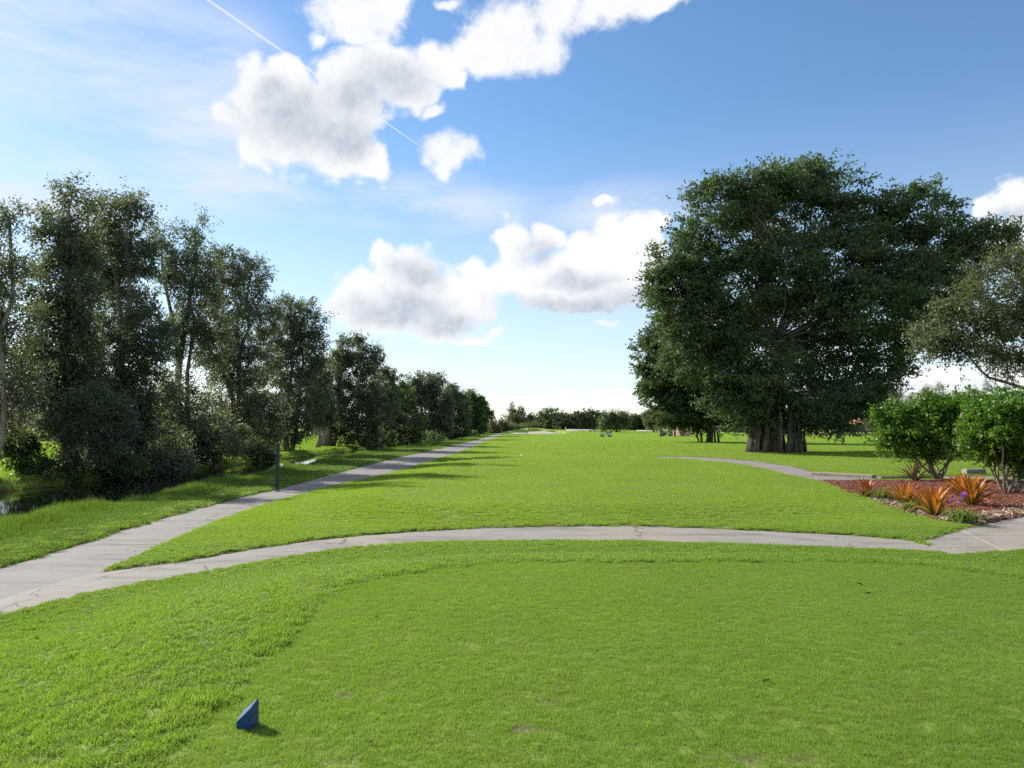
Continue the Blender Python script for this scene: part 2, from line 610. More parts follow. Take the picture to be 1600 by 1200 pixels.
M['tee_grass'] = grass_mat('tee_grass', (0.120, 0.218, 0.030), (0.245, 0.360, 0.056), (0.30, 0.26, 0.10), 0.18, (0.30, 0.485, 0.05), 0.50, amp=0.75)
M['rough_grass'] = grass_mat('rough_grass', (0.115, 0.230, 0.024), (0.230, 0.360, 0.045), (0.30, 0.27, 0.11), 0.18, (0.31, 0.49, 0.04), 0.50, amp=0.75)
M['fair_grass'] = grass_mat('fairway_grass', (0.145, 0.262, 0.026), (0.258, 0.370, 0.050), (0.33, 0.30, 0.12), 0.42, (0.34, 0.52, 0.04), 0.50, nscale=0.35, amp=0.85)
M['bank_grass'] = grass_mat('bank_grass', (0.055, 0.130, 0.020), (0.125, 0.220, 0.032), (0.22, 0.19, 0.07), 0.22, (0.16, 0.28, 0.022))  # greens darkened so the colour carries tree shade along the verge
M['paperbark_leaf'] = foliage('paperbark_leaf', (0.054, 0.080, 0.064), (0.130, 0.158, 0.104), (0.20, 0.245, 0.09), 0.42, 0.55, 0.3, 0.5, (0.15, 0.12, 0.06))
M['green_leaf'] = foliage('green_leaf', (0.045, 0.085, 0.036), (0.105, 0.165, 0.060), (0.17, 0.27, 0.05), 0.40, 0.45, 0.4, 0.5)
M['banyan_leaf'] = foliage('banyan_leaf', (0.040, 0.078, 0.042), (0.125, 0.175, 0.080), (0.15, 0.23, 0.06), 0.32, 0.55, 0.28, 0.35)
M['oak_leaf'] = foliage('oak_leaf', (0.060, 0.085, 0.042), (0.140, 0.165, 0.080), (0.19, 0.23, 0.07), 0.36, 0.5, 0.4, 0.8)
M['shrub_leaf'] = foliage('shrub_leaf', (0.036, 0.105, 0.014), (0.125, 0.235, 0.030), (0.19, 0.36, 0.03), 0.40, 0.42, 0.35, 2.0)
M['far_leaf'] = foliage('far_leaf', (0.034, 0.056, 0.026), (0.085, 0.112, 0.042), (0.11, 0.14, 0.03), 0.25, 0.6, 0.25, 0.12)
M['palm_leaf'] = foliage('palm_leaf', (0.050, 0.075, 0.025), (0.12, 0.14, 0.05), (0.14, 0.16, 0.03), 0.3, 0.45, 0.4, 0.5, (0.30, 0.22, 0.10))
M['pale_leaf'] = foliage('pale_leaf', (0.085, 0.115, 0.045), (0.19, 0.21, 0.09), (0.2, 0.22, 0.06), 0.35, 0.5, 0.3, 0.4)


def bark(name, dark, light, scale, stretch=(1, 1, 0.18)):
    m, T = mat_new(name)
    tc = T.new('ShaderNodeTexCoord')
    v = T.vm('MULTIPLY', tc.outputs['Object'], stretch)
    n = T.noise(v, scale, 6, 0.7, 0.5)
    n2 = T.noise(tc.outputs['Object'], scale * 0.25, 3, 0.6)
    c = T.mix(T.sstep(n, 0.3, 0.7), dark, light)
    c = T.mix(T.sstep(n2, 0.45, 0.7, 0, 0.5), c, tuple(0.6 * d for d in dark))
    p = principled(T, c, 0.85, 0.2, 0.0, n, 0.8, 0.03)
    T.l.new(p.outputs[0], T.out.inputs[0])
    return m


M['paperbark'] = bark('paper_bark', (0.16, 0.125, 0.10), (0.40, 0.34, 0.28), 7.0)
M['fig_bark'] = bark('fig_bark', (0.060, 0.052, 0.044), (0.175, 0.150, 0.122), 5.0)
M['dark_bark'] = bark('dark_bark', (0.06, 0.05, 0.04), (0.17, 0.14, 0.11), 6.0)
M['shrub_bark'] = bark('shrub_bark', (0.13, 0.10, 0.075), (0.33, 0.28, 0.22), 22.0)

# ================================================================== plan of the place
GZ = -0.60                                     # level of the paths and the fairway (tee = 0)
WATER = -1.36


def sst(x, a, b):
    t = np.clip((x - a) / (b - a), 0, 1)
    return t * t * (3 - 2 * t)


def sd_rbox(x, y, cx, cy, hx, hy, r):
    qx, qy = np.abs(x - cx) - hx + r, np.abs(y - cy) - hy + r
    return np.hypot(np.maximum(qx, 0), np.maximum(qy, 0)) + np.minimum(np.maximum(qx, qy), 0) - r


def wig(x, y):
    return 0.5 * np.sin(1.9 * x + 0.7 * y) + 0.3 * np.sin(0.8 * x - 2.3 * y + 1) + 0.2 * np.sin(4.1 * x + 3.3 * y + 2)


def sd_tee(x, y):
    a = 0.02
    return sd_rbox(x + 0.03 * (y - 5), y, 2.15, 1.0, 3.9, 8.0, 2.3) + 0.05 * wig(x * 1.6, y * 1.6)


def sd_tee2(x, y):
    return sd_rbox(x - 0.10 * (y - 30), y, 2.2, 33.5, 5.4, 14.0, 2.5) + 0.15 * wig(x * .6, y * .6)


LIP_Y = np.array([-40, 0, 18, 60, 100, 150, 200, 260, 320.])
LIP_X = np.array([-12.6, -12.4, -12.3, -12.4, -10.6, -8.4, -7.2, -6.6, -6.6])
FAR_X = np.array([-23.5, -23.5, -23.4, -20.6, -17.0, -13.4, -10.2, -8.0, -7.4])


def height(x, y):
    """bare terrain, no turf edges"""
    x, y = np.asarray(x, float), np.asarray(y, float)
    z = np.full(np.broadcast(x, y).shape, GZ)
    d = np.maximum(y, 1)
    z = z + 0.05 * np.sin(x * 0.13 + y * 0.05) * sst(y, 25, 60) + 0.10 * np.sin(y * 0.031 + 0.7) * sst(y, 60, 120)
    # second tee plateau
    z = z + 0.22 * (1 - sst(sd_tee2(x, y), 0.0, 3.2)) * (1 - sst(sd_tee2(x, y), 2.0, 3.4) * 0)
    # first tee plateau
    z = z + (0.0 - GZ) * (1 - sst(sd_tee(x, y), -0.1, 4.2))
    # fall to the canal and rise behind it
    lip = np.interp(y, LIP_Y, LIP_X) + 0.25 * np.sin(y * 0.6) + 0.15 * np.sin(y * 1.7)
    far = np.interp(y, LIP_Y, FAR_X) + 0.35 * np.sin(y * 0.45 + 1)
    fall = sst(x, lip + 3.5, lip) * 0.22
    inside = sst(x, lip, lip - 1.7) * sst(x, far - 1.6, far + 0.2)
    zc = z - fall - inside * 1.25
    zf = GZ - 0.30 + 0.8 * sst(x, far - 4, far - 22)
    w = sst(x, far + 2.2, far - 1.2)
    canal_on = 1 - sst(y, 235, 262)
    z = z * (1 - canal_on) + canal_on * (zc * (1 - w) + (zf - sst(x, far - 1.6, far + 0.2) * 1.0) * w)
    # bunker mound ahead, lakes
    z = z + 1.15 * np.exp(-(((x - 6.5) / 9.5) ** 2) ** 1.5 - ((y - 214) / 7.0) ** 2)
    z = z + 0.8 * np.exp(-((x - 22) / 26.0) ** 2 - ((y - 300) / 16.0) ** 2)
    for (cx, cy, rx, ry) in LAKES:
        q = np.hypot((x - cx) / rx, (y - cy) / ry)
        z = z - 0.75 * (1 - sst(q, 0.92, 1.04))
    return z


LAKES = [(40.5, 205.0, 9.5, 13.0), (120.0, 178.0, 38.0, 24.0)]


def resample(pts, n):
    pts = np.asarray(pts, float)
    s = np.r_[0, np.cumsum(np.hypot(*np.diff(pts[:, :2], axis=0).T))]
    # smooth through the points (Catmull-Rom on chord length)
    t = np.linspace(0, s[-1], n)
    out = np.zeros((n, 2))
    for k in range(2):
        p = pts[:, k]
        m = np.gradient(p, s)
        i = np.clip(np.searchsorted(s, t, 'right') - 1, 0, len(s) - 2)
        h = s[i + 1] - s[i]
        u = (t - s[i]) / h
        out[:, k] = ((2 * u**3 - 3 * u**2 + 1) * p[i] + (u**3 - 2 * u**2 + u) * h * m[i]
                     + (-2 * u**3 + 3 * u**2) * p[i + 1] + (u**3 - u**2) * h * m[i + 1])
    return out


PATH_DROP = 0.045                              # paths lie a little lower than the turf


def gp(*pix):
    return [at(px, py, GZ - PATH_DROP)[:2] for px, py in pix]


# edges of the concrete paths on the ground (left edge, right edge / far edge, near edge)
LONG_L = [(-9.3, 4.0), (-8.7, 8.5)] + gp((0, 888), (100, 858), (200, 826), (280, 803), (350, 784), (430, 765), (520, 741), (600, 721), (680, 703), (730, 690)) + [(-5.6, 140.), (-4.6, 190.), (-3.4, 250.)]
LONG_R = [(-6.3, 4.0), (-6.35, 8.5)] + gp((150, 897), (250, 855), (330, 820), (400, 795), (500, 766), (600, 743), (640, 732), (700, 714), (738, 700), (757, 689)) + [(-2.9, 140.), (-1.9, 190.), (-0.7, 250.)]
CROSS_F = gp((-130, 985), (0, 938), (150, 897), (300, 876), (400, 858), (520, 842), (640, 832), (760, 826), (900, 824), (1050, 825), (1200, 831), (1350, 839), (1440, 842))
CROSS_N = gp((-130, 1010), (0, 966), (140, 930), (300, 900), (400, 882), (520, 862), (650, 852), (800, 848), (1000, 849), (1200, 855), (1400, 862), (1484, 866))
RIGHT_N = [at(1012, 713.6, GZ)[:2]] + gp((1050, 716), (1130, 722.5), (1200, 735), (1255, 748), (1290, 753), (1360, 751), (1460, 750)) + [(27.0, 30.6)]
RIGHT_F = [at(1012, 712.4, GZ)[:2]] + gp((1050, 712.4), (1130, 715.6), (1190, 721.5), (1250, 731), (1290, 740), (1345, 744), (1450, 744)) + [(27.5, 33.6)]
SLAB_LINES = [((1440, 842), (1484, 866)), ((1500, 825), (1574, 860)), ((1582, 806), (1690, 850)), ((1670, 788), (1830, 836)), ((1770, 770), (1990, 822))]

CROSS_F[-1] = at(1425, 842, GZ)[:2]
NRES = 220
ribbons = {}
for nm, (a, b) in {'long': (LONG_L, LONG_R), 'cross': (CROSS_F, CROSS_N), 'right': (RIGHT_F, RIGHT_N)}.items():
    A_, B_ = resample(a, NRES), resample(b, NRES)
    jit = np.random.default_rng(3).normal(0, 0.010, (NRES, 2))
    ribbons[nm] = (A_ + jit, B_ - jit)
slab_poly = [at(*SLAB_LINES[k][0], GZ)[:2] for k in range(5)] + [at(*SLAB_LINES[k][1], GZ)[:2] for k in range(4, -1, -1)]
BED = gp((1283, 753), (1330, 771), (1385, 791), (1425, 804), (1470, 816), (1512, 822)) + gp((1582, 808), (1670, 790), (1770, 771)) + [(26.5, 29.6)] + gp((1460, 752), (1360, 752.5))

POLYS = {nm: np.vstack([a, b[::-1]]) for nm, (a, b) in ribbons.items()}
POLYS['slab'] = np.array(slab_poly)
POLYS['bed'] = np.array(BED)


def sd_poly(poly, x, y):
    """signed distance to a polygon, negative inside (far points get a coarse +9)"""
    x, y = np.ravel(x), np.ravel(y)
    out = np.full(x.shape, 9.0)
    lo, hi = poly.min(0) - 1.0, poly.max(0) + 1.0
    idx = np.where((x > lo[0]) & (x < hi[0]) & (y > lo[1]) & (y < hi[1]))[0]
    ax, ay = poly[:, 0], poly[:, 1]
    bx, by = np.roll(ax, -1), np.roll(ay, -1)
    for ch in np.array_split(idx, max(1, len(idx) // 6000)):
        if len(ch) == 0:
            continue
        X, Y = x[ch][:, None], y[ch][:, None]
        ex, ey = bx - ax, by - ay
        t = np.clip(((X - ax) * ex + (Y - ay) * ey) / (ex * ex + ey * ey + 1e-12), 0, 1)
        d = np.hypot(X - ax - t * ex, Y - ay - t * ey).min(1)
        cr = ((ay <= Y) != (by <= Y)) & (X < ax + (Y - ay) * ex / np.where(ey == 0, 1e-9, ey))
        out[ch] = np.where(cr.sum(1) % 2 == 1, -d, d)
    return out


def sd_paved(x, y):
    d = np.full(np.ravel(x).shape, 9.0)
    for nm in ('long', 'cross', 'right', 'slab'):
        d = np.minimum(d, sd_poly(POLYS[nm], x, y))
    return d


SOIL_SPOTS = [(7.5, 8.0, 0.30), (6.9, 8.4, 0.16), (5.6, 8.9, 0.15), (5.1, 9.4, 0.16), (8.3, 9.2, 0.2), (1.15, 3.72, 0.07), (1.38, 3.74, 0.05), (0.9, 3.8, 0.05),
              (-0.85, 3.7, 0.07), (0.22, 4.5, 0.05), (0.05, 4.1, 0.06), (2.5, 6.9, 0.06), (3.3, 6.0, 0.06), (4.3, 6.4, 0.09), (1.9, 7.9, 0.05), (-0.35, 5.6, 0.06), (2.9, 4.4, 0.05), (-1.0, 4.6, 0.05)]


def soil_at(x, y):
    s = np.zeros(np.shape(x))
    for (cx, cy, r) in SOIL_SPOTS:
        q = np.hypot((x - cx) / 1.7, y - cy) / r + 0.35 * wig(x * 9, y * 9)
        s = np.maximum(s, 1 - sst(q, 0.55, 1.15))
    return s


# ---- the ground sheet
def spaced(start, stop, d0, growth, dmax=1e9):
    out, d, v = [start], d0, start
    while v < stop:
        v += d
        out.append(v)
        d = min(d * growth, dmax)
    return out


xs = np.array(sorted(set([-v for v in spaced(14.0, 60, 0.2, 1.02, 1.5)] + list(np.arange(-13.9, 14.0, 0.13)) + spaced(14.0, 60, 0.2, 1.025, 1.5)
                         + [-v for v in spaced(61.5, 4500, 2, 1.16)] + spaced(61.5, 4500, 2, 1.16))))
ys = np.array(sorted(set([-v for v in spaced(0, 2500, 2, 1.3)] + list(np.arange(1.0, 22.0, 0.12)) + spaced(22.0, 330, 0.14, 1.018, 3.0) + spaced(334, 6000, 4, 1.16))))
GX, GY = np.meshgrid(xs, ys)
gx, gy = GX.ravel(), GY.ravel()
paved = sd_paved(gx, gy)
bed = sd_poly(POLYS['bed'], gx, gy)
gz = height(gx, gy)
gz = gz - 0.056 + 0.056 * sst(paved, -0.02, 0.13)
gz = gz - 0.035 * sst(bed, 0.06, -0.08)
gz[(gy > 330)] = GZ
nx, ny = len(xs), len(ys)
ii = (np.arange(ny - 1)[:, None] * nx + np.arange(nx - 1)[None, :]).ravel()
gfaces = np.stack([ii, ii + 1, ii + nx + 1, ii + nx], 1)
soilv = np.maximum(soil_at(gx, gy), 0.8 * sst(paved, 0.16, 0.0) * (gy < 60))
soilv = np.maximum(soilv, 1.0 * (bed < 0))
lipx, farx = np.interp(gy, LIP_Y, LIP_X), np.interp(gy, LIP_Y, FAR_X)
soilv = np.maximum(soilv, sst(gz, WATER + 0.12, WATER - 0.05) * (gx < 0) * (gy < 262))
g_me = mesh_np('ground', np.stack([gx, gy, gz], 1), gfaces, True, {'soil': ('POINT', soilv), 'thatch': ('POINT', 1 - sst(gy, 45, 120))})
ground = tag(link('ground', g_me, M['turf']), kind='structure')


def gheight(x, y):
    """height of the turf surface"""
    p = sd_paved(np.atleast_1d(x), np.atleast_1d(y))
    yy = np.atleast_1d(y)
    return height(np.atleast_1d(x), yy) - 0.056 + 0.056 * sst(p, -0.02, 0.13)


# ---- concrete paths
def ribbon_mesh(name, A_, B_, lift, across=7, step=1):
    n = len(A_)
    t = np.linspace(0, 1, across)[None, :, None]
    P = A_[:, None, :] * (1 - t) + B_[:, None, :] * t
    z = height(P[..., 0], P[..., 1]) + lift - PATH_DROP * (1 - sst(P[..., 1], 60, 90) * 0.9) + 0.012 * (4 * t[..., 0] * (1 - t[..., 0]))
    V = np.concatenate([P, z[..., None]], 2).reshape(-1, 3)
    i = (np.arange(n - 1)[:, None] * across + np.arange(across - 1)[None, :]).ravel()
    return mesh_np(name, V, np.stack([i, i + across, i + across + 1, i + 1], 1), True)


def refine(pair, n):
    return resample(pair[0], n), resample(pair[1], n)


def struct(name, me, mat):
    return tag(link(name, me, mat), kind='structure')


# long path beside the canal: poured bays with open joints, the near ones each a slab
A_, B_ = refine(ribbons['long'], 900)
sA = np.r_[0, np.cumsum(np.hypot(*np.diff((A_ + B_) / 2, axis=0).T))]
long_path = empty('cart_path', (0, 0, 0))
tag(long_path, kind='structure')
cuts = [0, 4.6, 10.3, 16.4, 22.6, 28.8, 35, 41.2, 47.4, 53.6, sA[-1]]
for a, b in zip(cuts[:-1], cuts[1:]):
    m_ = (sA >= a + 0.011) & (sA <= b - 0.011)
    n_ = max(int(m_.sum()), 8)
    ss = np.linspace(a + 0.011, b - 0.011, n_)
    AA = np.stack([np.interp(ss, sA, A_[:, k]) for k in range(2)], 1)
    BB = np.stack([np.interp(ss, sA, B_[:, k]) for k in range(2)], 1)
    link('path_bay', ribbon_mesh('path_bay', AA, BB, 0.0), M['concrete_old'], long_path)
struct('crossing_path', ribbon_mesh('crossing_path', *refine(ribbons['cross'], 320), 0.008), M['concrete'])
struct('fairway_path', ribbon_mesh('fairway_path', *refine(ribbons['right'], 320), 0.0), M['concrete_old'])
slab_walk = empty('slab_walk', (0, 0, 0))
tag(slab_walk, kind='structure')
for k in range(4):
    a0, a1 = at(*SLAB_LINES[k][0], GZ), at(*SLAB_LINES[k + 1][0], GZ)
    b0, b1 = at(*SLAB_LINES[k][1], GZ), at(*SLAB_LINES[k + 1][1], GZ)
    u = (a1 - a0) / np.linalg.norm(a1 - a0) * 0.014
    v = (b1 - b0) / np.linalg.norm(b1 - b0) * 0.014
    quad = [a0 + u, b0 + v, b1 - v, a1 - u]
    top = 0.006 + 0.006 * (k % 2)
    vs = [(p[0], p[1], GZ - 0.16) for p in quad] + [(p[0], p[1], GZ - PATH_DROP + top - 0.006) for p in quad]
    c_ = np.mean(quad, 0)
    vs += [(p[0] + (c_[0] - p[0]) * 0.008, p[1] + (c_[1] - p[1]) * 0.008, GZ - PATH_DROP + top) for p in quad]
    fs = [(8, 9, 10, 11)] + [(i, (i + 1) % 4, 4 + (i + 1) % 4, 4 + i) for i in range(4)] + [(4 + i, 4 + (i + 1) % 4, 8 + (i + 1) % 4, 8 + i) for i in range(4)]
    MB().add(vs, fs).build('slab', M['slab'], slab_walk)

# ---- water
def sheet(name, xs_, ys_, z, mat):
    X, Y = np.meshgrid(xs_, ys_)
    n_, m_ = len(xs_), len(ys_)
    i = (np.arange(m_ - 1)[:, None] * n_ + np.arange(n_ - 1)[None, :]).ravel()
    return struct(name, mesh_np(name, np.stack([X.ravel(), Y.ravel(), np.full(X.size, z)], 1), np.stack([i, i + 1, i + n_ + 1, i + n_], 1)), mat)


yy = np.linspace(-40, 262, 120)
lw = np.interp(yy, LIP_Y, LIP_X) - 0.2
fw = np.interp(yy, LIP_Y, FAR_X) - 0.9
V = np.concatenate([np.stack([fw, yy, np.full(120, WATER)], 1), np.stack([lw, yy, np.full(120, WATER)], 1)])
i = np.arange(119)
struct('canal_water', mesh_np('canal_water', V, np.stack([i, i + 120, i + 121, i + 1], 1)), M['canal'])
for (cx, cy, rx, ry) in LAKES:
    t = np.linspace(0, 2 * np.pi, 64, endpoint=False)
    me = bpy.data.meshes.new('lake_water')
    me.from_pydata([(cx + rx * .99 * math.cos(a), cy + ry * .99 * math.sin(a), GZ - 0.42) for a in t], [], [tuple(range(64))])
    struct('lake_water', me, M['lake'])

# ================================================================== grass and other uncountable cover
def blade_patch(name, n, radius, h, w, lean, seed, segs=1, hv=0.35, flat=0.0):
    """one small patch of separate blades"""
    r = np.random.default_rng(seed)
    rad = radius * np.sqrt(r.random(n))
    a = r.random(n) * 2 * np.pi
    bx, by = rad * np.cos(a), rad * np.sin(a)
    hh = h * (1 + hv * r.normal(0, 1, n)).clip(0.35, 2.0)
    th = r.random(n) * 2 * np.pi
    ln = lean * hh * (0.3 + r.random(n) * 1.2)
    dx, dy = np.cos(th) * ln, np.sin(th) * ln
    fa = r.random(n) * 2 * np.pi
    wx, wy = np.cos(fa) * w * 0.5 * (0.7 + .6 * r.random(n)), np.sin(fa) * w * 0.5
    v = np.clip(r.random(n), 0, 1)
    zero = np.full(n, -0.01)
    if segs == 1:
        V = np.stack([np.stack([bx - wx, by - wy, zero], 1), np.stack([bx + wx, by + wy, zero], 1), np.stack([bx + dx, by + dy, hh], 1)], 1).reshape(-1, 3)
        Fc = np.arange(3 * n).reshape(n, 3)
        return mesh_np(name, V, Fc, False, {'v': ('FACE', v)})
    mx, my, mz = bx + dx * 0.32, by + dy * 0.32, hh * 0.62
    V = np.stack([np.stack([bx - wx, by - wy, zero], 1), np.stack([bx + wx, by + wy, zero], 1),
                  np.stack([mx + wx * .8, my + wy * .8, mz], 1), np.stack([mx - wx * .8, my - wy * .8, mz], 1),
                  np.stack([bx + dx, by + dy, hh], 1)], 1).reshape(-1, 3)
    b = np.arange(n)[:, None] * 5
    Fc = np.concatenate([b + np.array([[0, 1, 2]]), b + np.array([[0, 2, 3]]), b + np.array([[3, 2, 4]])])
    return mesh_np(name, V, Fc, False, {'v': ('FACE', np.tile(v, 3))})


def chip_patch(name, n, radius, size, seed, thin=0.2):
    r = np.random.default_rng(seed)
    vs, fs = [], []
    for k in range(n):
        rr, a = radius * math.sqrt(r.random()), r.random() * 6.283
        L, Wd, T_ = size * (0.5 + r.random()), size * (0.18 + 0.3 * r.random()), size * thin
        m_ = Matrix.Translation((rr * math.cos(a), rr * math.sin(a), 0.004 + 0.014 * r.random())) @ Matrix.Rotation(r.random() * 6.283, 4, 'Z') @ Matrix.Rotation(r.normal(0, .35), 4, 'X') @ Matrix.Rotation(r.normal(0, .3), 4, 'Y')
        c = [m_ @ Vector((sx * L / 2, sy * Wd / 2, sz * T_ / 2)) for sx, sy, sz in ((-1, -1, -1), (1, -1, -1), (1, 1, -1), (-1, 1, -1), (-1, -.7, 1), (1, -.7, 1), (1, .7, 1), (-1, .7, 1))]
        o = len(vs)
        vs += [tuple(p) for p in c]
        fs += [tuple(o + i for i in f) for f in ((4, 5, 6, 7), (0, 1, 5, 4), (1, 2, 6, 5), (2, 3, 7, 6), (3, 0, 4, 7))]
    v = np.repeat(r.random(n), 5)
    return mesh_np(name, vs, fs, False, {'v': ('FACE', v)})


def scatter_tree():
    gt = bpy.data.node_groups.new('scatter', 'GeometryNodeTree')
    gt.interface.new_socket('Geometry', in_out='INPUT', socket_type='NodeSocketGeometry')
    cs = gt.interface.new_socket('Source', in_out='INPUT', socket_type='NodeSocketCollection')
    gt.interface.new_socket('Geometry', in_out='OUTPUT', socket_type='NodeSocketGeometry')
    gi, go = gt.nodes.new('NodeGroupInput'), gt.nodes.new('NodeGroupOutput')
    ci = gt.nodes.new('GeometryNodeCollectionInfo')
    ci.inputs['Separate Children'].default_value = True
    ci.inputs['Reset Children'].default_value = True
    iop = gt.nodes.new('GeometryNodeInstanceOnPoints')
    iop.inputs['Pick Instance'].default_value = True
    def attr(name, dt):
        nd = gt.nodes.new('GeometryNodeInputNamedAttribute')
        nd.data_type = dt
        nd.inputs['Name'].default_value = name
        return nd.outputs[0]
    L = gt.links.new
    L(gi.outputs[0], iop.inputs['Points'])
    L(gi.outputs[1], ci.inputs['Collection'])
    L(ci.outputs[0], iop.inputs['Instance'])
    L(attr('idx', 'INT'), iop.inputs['Instance Index'])
    er = gt.nodes.new('FunctionNodeEulerToRotation')
    L(attr('rot', 'FLOAT_VECTOR'), er.inputs[0])
    L(er.outputs[0], iop.inputs['Rotation'])
    L(attr('sc', 'FLOAT_VECTOR'), iop.inputs['Scale'])
    L(iop.outputs[0], go.inputs[0])
    return gt, cs.identifier


SCATTER, SRC_ID = scatter_tree()


def scatter(name, pts, scl, meshes, mat, seed=0, tilt=0.06, label=None, cat=None, parent=None):
    """uncountable cover: one object; its patches ride on the points"""
    r = np.random.default_rng(seed)
    n = len(pts)
    src = bpy.data.collections.new(name + '_patches')
    for me in meshes:
        if len(me.materials) == 0:
            me.materials.append(mat)
        src.objects.link(bpy.data.objects.new(name + '_patch', me))
    me = bpy.data.meshes.new(name)
    me.vertices.add(n)
    me.vertices.foreach_set('co', np.asarray(pts, np.float32).ravel())
    rot = np.stack([r.normal(0, tilt, n), r.normal(0, tilt, n), r.random(n) * 6.283], 1)
    me.attributes.new('rot', 'FLOAT_VECTOR', 'POINT').data.foreach_set('vector', rot.astype(np.float32).ravel())
    scl = np.asarray(scl, np.float32)
    if scl.ndim == 1:
        scl = np.stack([np.ones(n), np.ones(n), scl], 1)
    me.attributes.new('sc', 'FLOAT_VECTOR', 'POINT').data.foreach_set('vector', scl.astype(np.float32).ravel())
    me.attributes.new('idx', 'INT', 'POINT').data.foreach_set('value', r.integers(0, len(meshes), n).astype(np.int32))
    me.materials.append(mat)
    o = link(name, me, None, parent, kind='stuff')
    md = o.modifiers.new('scatter', 'NODES')
    md.node_group = SCATTER
    md[SRC_ID] = src
    return tag(o, label, cat)


def field_points(y0, y1, sp, seed, xlo=-1e9, xhi=1e9, margin=2.5):
    r = np.random.default_rng(seed)
    pts = []
    for y in np.arange(y0, y1, sp):
        half = 0.76 * y + margin
        a, b = max(-half, xlo), min(half, xhi)
        if b <= a:
            continue
        x = np.arange(a, b, sp)
        pts.append(np.stack([x + r.uniform(-.5, .5, len(x)) * sp, y + r.uniform(-.5, .5, len(x)) * sp], 1))
    return np.concatenate(pts)


def clear_of(p, paved_margin=0.04, bed_margin=0.05):
    x, y = p[:, 0], p[:, 1]
    ok = (sd_paved(x, y) > paved_margin) & (sd_poly(POLYS['bed'], x, y) > bed_margin)
    z = height(x, y)
    ok &= ~((z < WATER + 0.02) & (y < 262))
    for (cx, cy, rx, ry) in LAKES:
        ok &= np.hypot((x - cx) / rx, (y - cy) / ry) > 1.0
    ok &= ~((np.abs(x - 6.8) < 8.2) & (y > 194) & (y < 213))
    return ok


def with_z(p, dz=0.0):
    return np.concatenate([p, (gheight(p[:, 0], p[:, 1]) + dz)[:, None]], 1)


# closely mown tee
p = field_points(2.6, 9.8, 0.064, 1, -4, 8.5)
sd = sd_tee(p[:, 0], p[:, 1])
p = p[(sd < 0.02) & (np.random.default_rng(2).random(len(p)) > 0.85 * soil_at(p[:, 0], p[:, 1]))]
sc = 0.9 + 0.06 * wig(p[:, 0] * 1.1, p[:, 1] * 1.1) + 0.16 * np.random.default_rng(3).normal(0, 1, len(p))
tee_patches = [blade_patch('tee_blades', 300, 0.066, 0.015, 0.0032, 0.7, 10 + k) for k in range(6)]
scatter('tee_turf', with_z(p), np.clip(sc, 0.4, 1.7), tee_patches, M['tee_grass'], 4, 0.05, 'closely mown yellow-green turf of the near tee', 'grass')

# longer rough round the tee
p = field_points(2.6, 16.5, 0.10, 5)
sd = sd_tee(p[:, 0], p[:, 1])
p = p[(sd > -0.01) & clear_of(p, 0.03) & (np.random.default_rng(6).random(len(p)) > 0.85 * soil_at(p[:, 0], p[:, 1]))]
sd = sd_tee(p[:, 0], p[:, 1])
lump = 0.5 + 0.5 * wig(p[:, 0] * 2.3 + 3, p[:, 1] * 2.3)
sc = (0.7 + 0.4 * lump + 0.2 * np.random.default_rng(7).normal(0, 1, len(p))).clip(0.35, 2.0)
sc *= 0.85 + 0.5 * np.exp(-((sd - 0.14) / 0.13) ** 2) * (0.55 + 0.45 * wig(p[:, 0] * 1.7, p[:, 1] * 1.7 + 2))
rough_patches = [blade_patch('rough_blades', 260, 0.085, 0.030, 0.0042, 0.8, 20 + k, 2) for k in range(6)]
scatter('rough_grass', with_z(p), sc, rough_patches, M['rough_grass'], 8, 0.10, 'bright green rough grass sloping down round the near tee', 'grass')

# lawn and second tee between the paths
p = field_points(14.0, 42.0, 0.19, 9, xlo=-9.5)
p = p[clear_of(p, 0.05) & (sd_tee(p[:, 0], p[:, 1]) > 3.0)]
p = p[~((p[:, 1] < 16.5) & (sd_poly(POLYS['cross'], p[:, 0], p[:, 1]) > 8.9) & (p[:, 1] < 13))]
lump = 0.5 + 0.5 * wig(p[:, 0] * 1.1, p[:, 1] * 1.1)
onT = sd_tee2(p[:, 0], p[:, 1]) < 0
sc = np.where(onT, 0.55, 0.75 + 0.6 * lump) + 0.15 * np.random.default_rng(12).normal(0, 1, len(p))
lawn_patches = [blade_patch('lawn_blades', 360, 0.165, 0.030, 0.0075, 0.8, 30 + k, 1) for k in range(6)]
scatter('lawn_grass', with_z(p), sc.clip(0.3, 2), lawn_patches, M['fair_grass'], 13, 0.05, 'sunlit mown lawn beyond the crossing path', 'grass')

# fairway
p = field_points(42.0, 110.0, 0.46, 14, xlo=-9.0)
p = p[clear_of(p, 0.12)]
lump = 0.5 + 0.5 * wig(p[:, 0] * .5, p[:, 1] * .5)
sc = 0.6 + 0.5 * lump + 0.15 * np.random.default_rng(15).normal(0, 1, len(p))
fair_patches = [blade_patch('fairway_blades', 420, 0.40, 0.034, 0.013, 0.9, 40 + k, 1) for k in range(6)]
scatter('fairway_grass', with_z(p), sc.clip(0.3, 2), fair_patches, M['fair_grass'], 16, 0.04, 'sunlit fairway grass running ahead to the bunker', 'grass')
p = field_points(110.0, 330.0, 1.15, 17, xlo=-6.5)
p = p[clear_of(p, 0.3)]
far_patches = [blade_patch('far_blades', 520, 1.0, 0.045, 0.032, 0.9, 50 + k, 1) for k in range(5)]
scatter('far_fairway_grass', with_z(p), 0.7 + 0.4 * np.random.default_rng(18).random(len(p)), far_patches, M['fair_grass'], 19, 0.03, 'pale green distant fairway grass before the tree line', 'grass')

